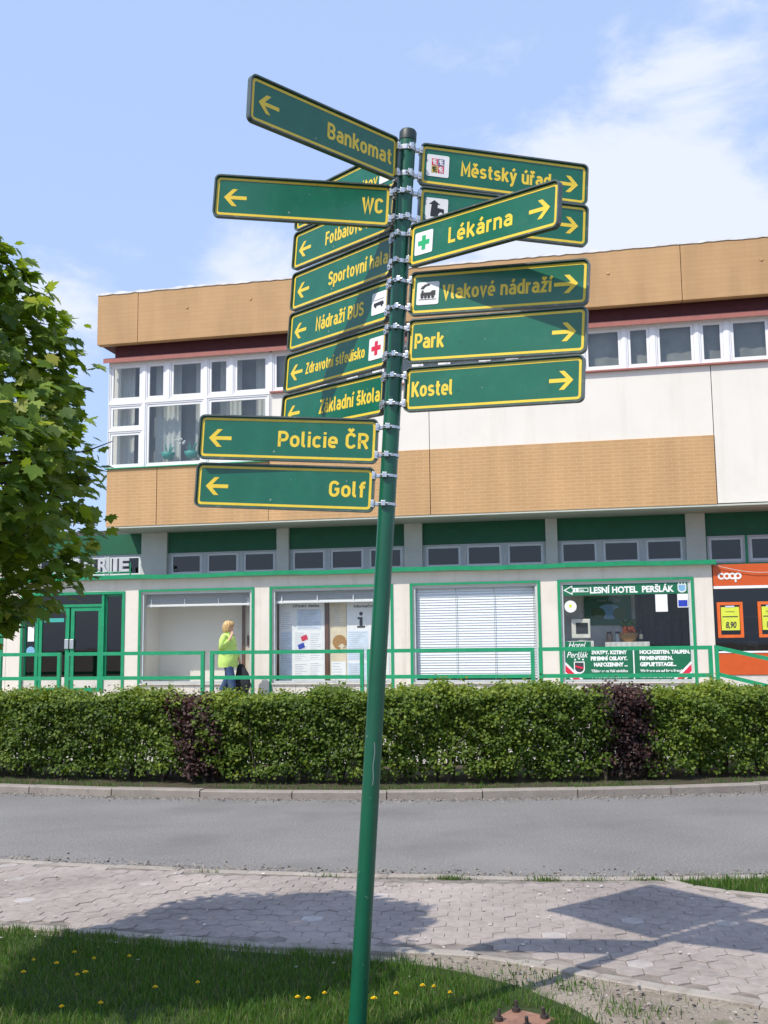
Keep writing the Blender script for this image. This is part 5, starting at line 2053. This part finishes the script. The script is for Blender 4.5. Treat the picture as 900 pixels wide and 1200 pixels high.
def icon(kind, x0, z0, s, y, parent):
    pl = MB()
    pl.prism(rrect(x0, x0 + s, z0, z0 + s, .008, 4), y - .0015, y + .0002)
    tile = pl.build('pictogram', M['sign_white'], parent)
    cx, cz = x0 + s / 2, z0 + s / 2
    yy = y - .0022
    mb = MB()
    if kind in ('green_cross', 'red_cross'):
        a, b = .033, .011
        flat(mb, [(cx - b, cz - a), (cx + b, cz - a), (cx + b, cz - b), (cx + a, cz - b), (cx + a, cz + b), (cx + b, cz + b), (cx + b, cz + a), (cx - b, cz + a), (cx - b, cz + b), (cx - a, cz + b), (cx - a, cz - b), (cx - b, cz - b)], yy)
        mb.build('cross', M['cross_green' if kind == 'green_cross' else 'sign_red'], tile)
    elif kind == 'train':
        flat(mb, [(cx - .034, cz - .012), (cx + .036, cz - .012), (cx + .036, cz + .012), (cx + .02, cz + .012), (cx + .012, cz + .004), (cx - .02, cz + .004), (cx - .02, cz + .014), (cx - .030, cz + .014), (cx - .030, cz + .002), (cx - .034, cz)], yy)
        for dx in (-.026, -.010, .006, .024):
            mb.add([(cx + dx + .0075 * math.cos(k * .785), yy - .0003, cz - .017 + .0075 * math.sin(k * .785)) for k in range(8)], [tuple(range(8))])
        flat(mb, [(cx - .040, cz - .030), (cx + .040, cz - .030), (cx + .040, cz - .027), (cx - .040, cz - .027)], yy)
        for i, (dx, dz) in enumerate(((-.026, .024), (-.020, .030), (-.011, .036), (0, .039))):
            mb.add([(cx + dx + .009 * math.cos(k * .785), yy - .0003 - .0001 * i, cz + dz + .005 * math.sin(k * .785)) for k in range(8)], [tuple(range(8))])
        mb.build('symbol', M['sign_black'], tile)
    elif kind == 'bus':
        flat(mb, [(cx - .036, cz - .012), (cx + .036, cz - .012), (cx + .036, cz - .002), (cx + .030, cz + .006), (cx - .036, cz + .003)], yy)
        for dx in (-.022, .022):
            mb.add([(cx + dx + .007 * math.cos(k * .785), yy - .0003, cz - .014 + .007 * math.sin(k * .785)) for k in range(8)], [tuple(range(8))])
        flat(mb, [(cx - .038, cz + .016), (cx + .038, cz + .016), (cx + .038, cz + .018), (cx - .038, cz + .018)], yy)
        mb.build('symbol', M['sign_black'], tile)
    elif kind == 'church':
        flat(mb, [(cx - .028, cz - .036), (cx + .034, cz - .036), (cx + .034, cz + .002), (cx + .004, cz + .006), (cx + .004, cz + .022), (cx + .016, cz + .022), (cx - .012, cz + .042), (cx - .036, cz + .022), (cx - .024, cz + .022), (cx - .028, cz - .02)], yy)
        mb.build('symbol', M['sign_black'], tile)
        m2 = MB()
        m2.add([(cx + .020 + .013 * math.cos(math.pi * k / 8), yy - .0006, cz - .036 + .022 * math.sin(math.pi * k / 8)) for k in range(9)], [tuple(range(9))])
        m2.build('arch', M['sign_white'], tile)
    elif kind == 'arms':      # small state arms: red and dark quarters with light beasts
        q = .030
        for i, (dx, dz, m) in enumerate(((-1, 0, 'sign_red'), (0, 0, 'arms_blue'), (-1, -1, 'arms_gold'), (0, -1, 'sign_red'))):
            m2 = MB()
            flat(m2, [(cx + dx * q + .001, cz + dz * q * 1.15 + .001), (cx + dx * q + q - .001, cz + dz * q * 1.15 + .001), (cx + dx * q + q - .001, cz + dz * q * 1.15 + q * 1.15 - .001), (cx + dx * q + .001, cz + dz * q * 1.15 + q * 1.15 - .001)], yy)
            fo = m2.build('quarter', M[m], tile)
            m2 = MB()
            ox, oz = cx + dx * q, cz + dz * q * 1.15
            for (a, b, c, d) in ((.3, .15, .45, .9), (.45, .45, .8, .6), (.45, .7, .75, .85), (.5, .15, .65, .45), (.15, .5, .3, .8), (.7, .1, .85, .3)):
                flat(m2, [(ox + a * q, oz + b * q * 1.15), (ox + c * q, oz + b * q * 1.15), (ox + c * q, oz + d * q * 1.15), (ox + a * q, oz + d * q * 1.15)], yy - .0005)
            m2.build('charge', M['sign_black'] if m == 'arms_gold' else M['sign_white'], fo)
    elif kind == 'cemetery':
        flat(mb, [(cx - .006, cz - .036), (cx + .006, cz - .036), (cx + .006, cz + .010), (cx + .022, cz + .010), (cx + .022, cz + .022), (cx + .006, cz + .022), (cx + .006, cz + .038), (cx - .006, cz + .038), (cx - .006, cz + .022), (cx - .022, cz + .022), (cx - .022, cz + .010), (cx - .006, cz + .010)], yy)
        mb.build('symbol', M['sign_black'], tile)
    return tile


M['arms_blue'] = mat('arms_blue', (.12, .08, .22), .5)
M['arms_gold'] = mat('arms_gold', (.55, .42, .05), .5)

# shared meshes for panel, rim and border
def panel_meshes():
    P = MB()
    o = rrect(0, SW, -SH / 2, SH / 2, .026)
    i1 = rrect(.0065, SW - .0065, -SH / 2 + .0065, SH / 2 - .0065, .021)
    P.prism(i1, -.002, .008, 0)
    Rm = MB()
    Rm.ring(o, i1, -.013, .013)
    Bk = MB()
    Bk.prism(i1, .0085, .0105)
    Bd = MB()
    ia = rrect(.0125, SW - .0125, -SH / 2 + .0125, SH / 2 - .0125, .017)
    ib = rrect(.0232, SW - .0232, -SH / 2 + .0232, SH / 2 - .0232, .009)
    n = len(ia)
    Bd.add([(x, -.0026, z) for x, z in ia] + [(x, -.0026, z) for x, z in ib], [(i, (i + 1) % n, n + (i + 1) % n, n + i) for i in range(n)])
    return P, Rm, Bk, Bd


_protos = {}


def shared(key, maker, m, parent):
    if key not in _protos:
        o = maker().build(key, m, parent)
        _protos[key] = o.data
        return o
    o = bpy.data.objects.new(key, _protos[key])
    col.objects.link(o)
    o.parent = parent
    return o


def finger_sign(t, yaw, droop, extra, side, body, tx, cap, pict, label):
    yaw, droop = R(yaw), R(droop)
    c = PB0 + AX * t
    d = Vector((side * math.cos(yaw), math.sin(yaw), 0))
    d = (d - AX * d.dot(AX)).normalized()
    upv = AX.copy()
    nrm = d.cross(upv)
    q = Matrix.Rotation(droop, 3, nrm)
    d, upv = q @ d, q @ upv
    xd = d * side
    into = -xd.cross(upv)
    inner = c + d * (.0581 + extra)
    org = inner
    root = empty('direction_sign')
    root.matrix_world = Matrix(((xd.x, into.x, upv.x, org.x), (xd.y, into.y, upv.y, org.y), (xd.z, into.z, upv.z, org.z), (0, 0, 0, 1)))
    tag(root, label, 'sign', 'direction signs on the green pole')
    holder = root
    sx = -SW if side < 0 else 0.0
    P, Rm, Bk, Bd = panel_meshes()
    key = 'L' if side < 0 else 'R'

    def put(name, mk, m):
        k = (name, key)
        if k not in _protos:
            mb = mk
            mb.v = [(x + sx, y, z) for x, y, z in mb.v]
            o = mb.build(name, m, root)
            _protos[k] = o.data
        else:
            o = bpy.data.objects.new(name, _protos[k])
            col.objects.link(o)
            o.parent = root
        return o

    put('panel', P, M['sign_green'])
    put('rim', Rm, M['sign_rim'])
    put('back_plate', Bk, M['sign_back'])
    put('border', Bd, M['sign_yellow'])
    yf = -.0026
    if body:
        mb = write(body, tx[0] + sx, tx[1] + sx, -cap * .5 - (.018 if cap == .05 else 0), cap, yf)
        mb.build('lettering', M['sign_yellow'], root)
    mb = MB()
    if side < 0:
        tip, tail = .046 + sx, .148 + sx
        sg = 1
    else:
        tip, tail = SW - .046 + sx, SW - .148 + sx
        sg = -1
    az = -.004
    mb.add([(x, yf, z + az) for x, z in ((tip + sg * .014, .0082), (tip + sg * .014, -.0082), (tail, -.0082), (tail, .0082))], [(0, 1, 2, 3) if sg > 0 else (3, 2, 1, 0)])
    for zz in (1, -1):
        q_ = [(tip, 0), (tip + sg * .023, 0), (tip + sg * .060, zz * .040), (tip + sg * .038, zz * .040)]
        if zz * sg > 0:
            q_ = q_[::-1]
        mb.add([(x, yf - .0003, z + az) for x, z in q_], [(0, 1, 2, 3)])
    mb.build('arrow', M['sign_yellow'], root)
    if pict:
        icon(pict[0], pict[1] + sx, -.052, .104, yf, root)
    # two clamps: arm from the rim to a band round the pole
    for zc in (.062, -.062):
        mb = MB()
        k = side
        x0, x1 = sorted((k * -.004, k * .012))
        mb.box((x0, -.018, zc - .017), (x1, .018, zc + .017), bev=.002)
        x0, x1 = sorted((k * -.026, k * -.004))
        mb.box((x0, -.010, zc - .008), (x1, .010, zc + .008), bev=.0015)
        mb.tube([(k * .004, -.022, zc), (k * .004, -.018, zc)], .006, 6)
        br = mb.build('bracket', M['steel'], root)
        mb = MB()
        px = -k * (.0581 + extra)
        n = 24
        V = []
        for zz in (-.006, .006):
            for rr_ in (.0375, .0405):
                V += [(px + rr_ * math.cos(2 * math.pi * i / n), rr_ * math.sin(2 * math.pi * i / n), zc + zz) for i in range(n)]
        F = []
        for i in range(n):
            j = (i + 1) % n
            F += [(n + i, n + j, 3 * n + j, 3 * n + i), (2 * n + i, 3 * n + i, 3 * n + j, 2 * n + j), (i, j, n + j, n + i)]
        mb.add(V, F)
        # screw block of the band, seen on the front
        bx = px + k * .012
        mb.box((bx - .010, -.052, zc - .012), (bx + .010, -.036, zc + .012), bev=.002)
        mb.tube([(bx - .018, -.045, zc), (bx + .018, -.045, zc)], .005, 6)
        mb.build('band', M['steel'], br)
    return root


S_ = [
    (3.7764, -41.3, -1.57, -.0010, -1, 'Bankomat', (.40, .765), .071, None, 'topmost left finger sign reading Bankomat, tilted steeply'),
    (3.5674, -1.93, -.27, -.0016, -1, 'WC', (.668, .762), .071, None, 'green finger sign reading WC, pointing left'),
    (3.786, 50.0, .3, .0030, -1, 'Hřbitov', (.44, .66), .050, ('cemetery', .675), 'green finger sign almost hidden behind the Bankomat and WC signs'),
    (3.5759, 50.0, .42, .0032, -1, 'Fotbalové hřiště', (.272, .765), .068, None, 'green finger sign reading Fotbalové hřiště, half covered by the WC sign'),
    (3.3649, 50.45, .04, .0024, -1, 'Sportovní hala', (.312, .768), .068, None, 'green finger sign reading Sportovní hala'),
    (3.1511, 50.52, .20, .0046, -1, 'Nádraží BUS', (.232, .612), .068, ('bus', .674), 'green finger sign reading Nádraží BUS with a bus pictogram'),
    (2.9389, 49.96, -.22, .0016, -1, 'Zdravotní středisko', (.176, .640), .056, ('red_cross', .672), 'green finger sign with a red cross pictogram'),
    (2.7195, 49.91, .43, .0011, -1, 'Základní škola', (.312, .768), .068, None, 'green finger sign reading Základní škola, partly behind the Policie sign'),
    (2.4895, 4.12, -.78, -.0030, -1, 'Policie ČR', (.356, .760), .070, None, 'green finger sign reading Policie ČR'),
    (2.2740, 5.95, -.55, .0011, -1, 'Golf', (.600, .762), .070, None, 'lowest green finger sign reading Golf'),
    (3.7841, 9.30, -.10, .0011, 1, 'Městský úřad', (.195, .622), .066, ('arms', .034), 'topmost right finger sign reading Městský úřad with a coat of arms'),
    (3.5763, 8.58, .20, .0055, 1, '', (0, 0), .066, ('church', .034), 'green finger sign with a black tower pictogram, crossed by the Lékárna sign'),
    (3.3708, -43.48, -.29, -.0070, 1, 'Lékárna', (.226, .570), .070, ('green_cross', .034), 'green finger sign reading Lékárna with a green cross, swung towards the viewer'),
    (3.1555, -22.36, -.49, -.0050, 1, 'Vlakové nádraží', (.155, .640), .066, ('train', .034), 'green finger sign reading Vlakové nádraží with a steam engine pictogram'),
    (2.9381, -23.61, -.11, -.0019, 1, 'Park', (.034, .170), .068, None, 'green finger sign reading Park'),
    (2.7185, -24.77, .60, -.0027, 1, 'Kostel', (.034, .226), .068, None, 'lowest right finger sign reading Kostel'),
]
for a_ in S_:
    finger_sign(*a_)

# ------------------------------------------------------------------ woman on the terrace
wo = empty('person')
wo.matrix_world = Matrix.Translation(W3(-3.28, .85, .50)) @ Matrix.Rotation(-YAW - R(8), 4, 'Z')
tag(wo, 'woman with short blond hair in a lime jacket and blue jeans walking right', 'person')


def skin_body(name, pts, edges, rad, m, parent, root_i=0, sub=2):
    me = bpy.data.meshes.new(name)
    me.from_pydata(pts, edges, [])
    ob = bpy.data.objects.new(name, me)
    col.objects.link(ob)
    md = ob.modifiers.new('skin', 'SKIN')
    md.use_smooth_shade = True
    for i, r in enumerate(rad):
        me.skin_vertices[0].data[i].radius = r if isinstance(r, tuple) else (r, r)
        me.skin_vertices[0].data[i].use_root = (i == root_i)
    s = ob.modifiers.new('sub', 'SUBSURF')
    s.levels = s.render_levels = sub
    dg = bpy.context.evaluated_depsgraph_get()
    me2 = bpy.data.meshes.new_from_object(ob.evaluated_get(dg))
    bpy.data.objects.remove(ob)
    me2.materials.clear()
    me2.materials.append(m)
    for p_ in me2.polygons:
        p_.use_smooth = True
    o = bpy.data.objects.new(name, me2)
    col.objects.link(o)
    o.parent = parent
    return o


# x forward, y to her left (away from the street), z up
P, Eg, Rd = [], [], []


def J(p, r, frm=None):
    P.append(p)
    Rd.append(r)
    if frm is not None:
        Eg.append((frm, len(P) - 1))
    return len(P) - 1


pel = J((0, 0, .88), (.13, .11))
wst = J((.01, 0, 1.04), (.115, .10), pel)
chs = J((.0, 0, 1.22), (.13, .11), wst)
nkb = J((.01, 0, 1.36), (.06, .06), chs)
nck = J((.03, 0, 1.42), (.048, .048), nkb)
hd1 = J((.05, -.01, 1.49), (.075, .068), nck)
hd2 = J((.045, -.01, 1.56), (.072, .066), hd1)
# right leg (towards the street) forward, left leg trailing
rh = J((.01, -.085, .82), .085, pel)
rk = J((.13, -.09, .47), .058, rh)
ra_ = J((.15, -.09, .09), .036, rk)
rf = J((.25, -.10, .035), .032, ra_)
lh = J((-.01, .085, .82), .085, pel)
lk = J((-.03, .09, .47), .058, lh)
la_ = J((-.20, .09, .12), .036, lk)
lf = J((-.12, .09, .035), .032, la_)
rs = J((-.01, -.17, 1.31), .055, chs)
re = J((-.03, -.22, 1.06), .042, rs)
rw = J((.14, -.17, 1.27), .028, re)
rp_ = J((.155, -.14, 1.36), (.03, .018), rw)
for k_, (dx, dy, dz, ln) in enumerate(((.020, .012, .02, .9), (.008, .016, .03, 1.0), (-.006, .016, .03, .95), (-.018, .012, .02, .8))):
    f1 = J((.155 + dx, -.14 + dy, 1.36 + .045 * ln), .0085, rp_)
    f2 = J((.145 + dx * 1.1, -.125 + dy * 1.3, 1.36 + .075 * ln), .008, f1)
th = J((.185, -.13, 1.375), .009, rp_)
J((.19, -.115, 1.40), .008, th)
ls = J((-.01, .17, 1.31), .055, chs)
le = J((.02, .21, 1.05), .042, ls)
lw = J((.16, .19, .86), .028, le)
lp = J((.19, .19, .78), (.03, .018), lw)
for dx, dy in ((.018, 0), (.008, .002), (-.004, .002), (-.016, 0)):
    f1 = J((.19 + dx, .19 + dy, .73), .0085, lp)
    J((.18 + dx, .17 + dy, .705), .008, f1)
th = J((.215, .175, .765), .009, lp)
J((.222, .16, .735), .008, th)
skin_body('body', P, Eg, Rd, M['skin'], wo, pel)
# jacket: torso shell, collar and sleeves
jk = MB()
jk.tube([(-.005, 0, .67), (-.005, 0, .71), (-.005, 0, .76), (-.003, 0, .82), (0, 0, .88), (.0, 0, .94), (.0, 0, 1.0), (.0, 0, 1.06), (.0, 0, 1.12), (-.003, 0, 1.18), (-.005, 0, 1.24), (-.005, 0, 1.33), (.01, 0, 1.385), (.02, 0, 1.40)],
        [(.197, .212), (.20, .218), (.205, .225), (.203, .223), (.20, .22), (.192, .215), (.185, .21), (.182, .208), (.18, .205), (.175, .202), (.17, .20), (.14, .17), (.09, .095), (.07, .075)], 22, ref=(1, 0, 0))
jk.tube([(-.01, -.145, 1.335), (-.02, -.20, 1.24), (-.035, -.235, 1.05), (.03, -.22, 1.12), (.115, -.185, 1.235)], [.075, .078, .066, .058, .05], 12)
jk.tube([(-.01, .145, 1.335), (.0, .20, 1.22), (.02, .22, 1.05), (.09, .21, .95), (.15, .195, .875)], [.075, .076, .066, .058, .05], 12)
for i, v in enumerate(jk.v):
    w_ = .010 * math.sin(v[2] * 34 + v[0] * 17) * math.sin(v[1] * 19 + v[2] * 9) + .006 * math.sin(v[2] * 71 + v[1] * 40)
    jk.v[i] = (v[0] * (1 + w_ * 3) + w_ * .6, v[1] * (1 + w_ * 3), v[2])
jk.build('jacket', M['lime'], wo)
mb = MB()
mb.tube([(.02, 0, 1.375), (.035, 0, 1.43)], [(.085, .085), (.078, .075)], 16, ref=(1, 0, 0), cap=False)
mb.build('collar', M['lime'], wo)
tr_ = MB()
tr_.tube([(0, 0, .95), (0, 0, .86), (0, 0, .78)], [(.135, .175), (.15, .19), (.12, .165)], 18, ref=(1, 0, 0))
tr_.tube([(.01, -.085, .86), (.065, -.088, .66), (.13, -.09, .47), (.15, -.09, .30), (.155, -.09, .14)], [.108, .098, .082, .082, .088], 14)
tr_.tube([(-.01, .085, .86), (-.02, .088, .66), (-.03, .09, .47), (-.11, .09, .30), (-.175, .09, .17)], [.108, .098, .082, .082, .088], 14)
tr_.build('jeans', M['denim'], wo)
for (x, y, z) in ((.17, -.095, 0), (-.19, .09, .03)):
    mb = MB()
    mb.tube([(x - .07, y, z + .04), (x, y, z + .045), (x + .09, y, z + .03), (x + .15, y, z + .02)], [(.038, .036), (.042, .042), (.028, .042), (.016, .028)], 12, ref=(0, 0, 1))
    mb.build('shoe', M['shoe'], wo)
hr = MB()
hr.ell((.012, -.005, 1.575), (.098, .094, .082), 18, 12, jit=.06)
hr.ell((-.035, -.005, 1.505), (.062, .085, .085), 16, 10, jit=.08)
for _ in range(150):
    a = random.uniform(.95, 5.33)
    st = Vector((.015 + .05 * math.cos(a), -.005 + .05 * math.sin(a), 1.648 + random.gauss(0, .006)))
    fl_ = random.uniform(.95, 1.14)
    en = Vector((-.005 + .108 * fl_ * math.cos(a), -.005 + .104 * fl_ * math.sin(a), random.uniform(1.40, 1.50)))
    mid = Vector((.015 + .112 * fl_ * math.cos(a), -.005 + .108 * fl_ * math.sin(a), 1.57))
    hr.tube([st, st.lerp(mid, .6) + Vector((0, 0, .02)), mid, mid.lerp(en, .6), en], [.008, .010, .009, .007, .002], 5, cap=False)
for _ in range(26):
    a = random.uniform(-.85, .85)
    st = Vector((.02, -.005 + .05 * math.sin(a), 1.65))
    en = Vector((.045 + .085 * math.cos(a), -.005 + .09 * math.sin(a), random.uniform(1.555, 1.585)))
    hr.tube([st, st.lerp(en, .6) + Vector((.02, 0, .028)), en], [.008, .010, .003], 5, cap=False)
hr.build('hair', M['hair'], wo)
fc = MB()
fc.ell((.128, -.02, 1.505), (.016, .011, .016), 10, 6)
fc.build('nose', M['skin'], wo)
for y in (-.05, .015):
    mb = MB()
    mb.ell((.113, y, 1.535), (.010, .011, .006), 8, 6)
    mb.build('eye', M['ink'], wo)
mb = MB()
mb.ell((.117, -.018, 1.462), (.009, .022, .006), 10, 6)
mb.build('mouth', M['sign_red'], wo)
mb = MB()
mb.ell((.045, -.085, 1.505), (.014, .008, .024), 8, 6)
mb.build('ear', M['skin'], wo)
# dark coat or bag hanging from her far hand
bg_ = empty('hand_bag')
bg_.matrix_world = wo.matrix_world.copy()
tag(bg_, 'soft black bag hanging from the hand of the woman in lime', 'bag')
mb = MB()
mb.tube([(.20, .17, .72), (.22, .16, .66), (.25, .16, .50), (.27, .16, .30), (.25, .15, .16), (.22, .15, .10)], [(.05, .03), (.10, .05), (.16, .08), (.19, .09), (.16, .08), (.08, .04)], 16, ref=(1, 0, 0))
for i, v in enumerate(mb.v):
    mb.v[i] = (v[0] + .012 * math.sin(v[2] * 37 + v[0] * 21), v[1] + .012 * math.sin(v[0] * 41 + v[2] * 17), v[2])
mb.build('pouch', M['bag'], bg_)
mb = MB()
mb.tube([(.15, .17, .64), (.165, .17, .70), (.19, .172, .735), (.22, .172, .70), (.27, .17, .62)], .009, 8)
mb.build('strap', M['bag'], bg_)
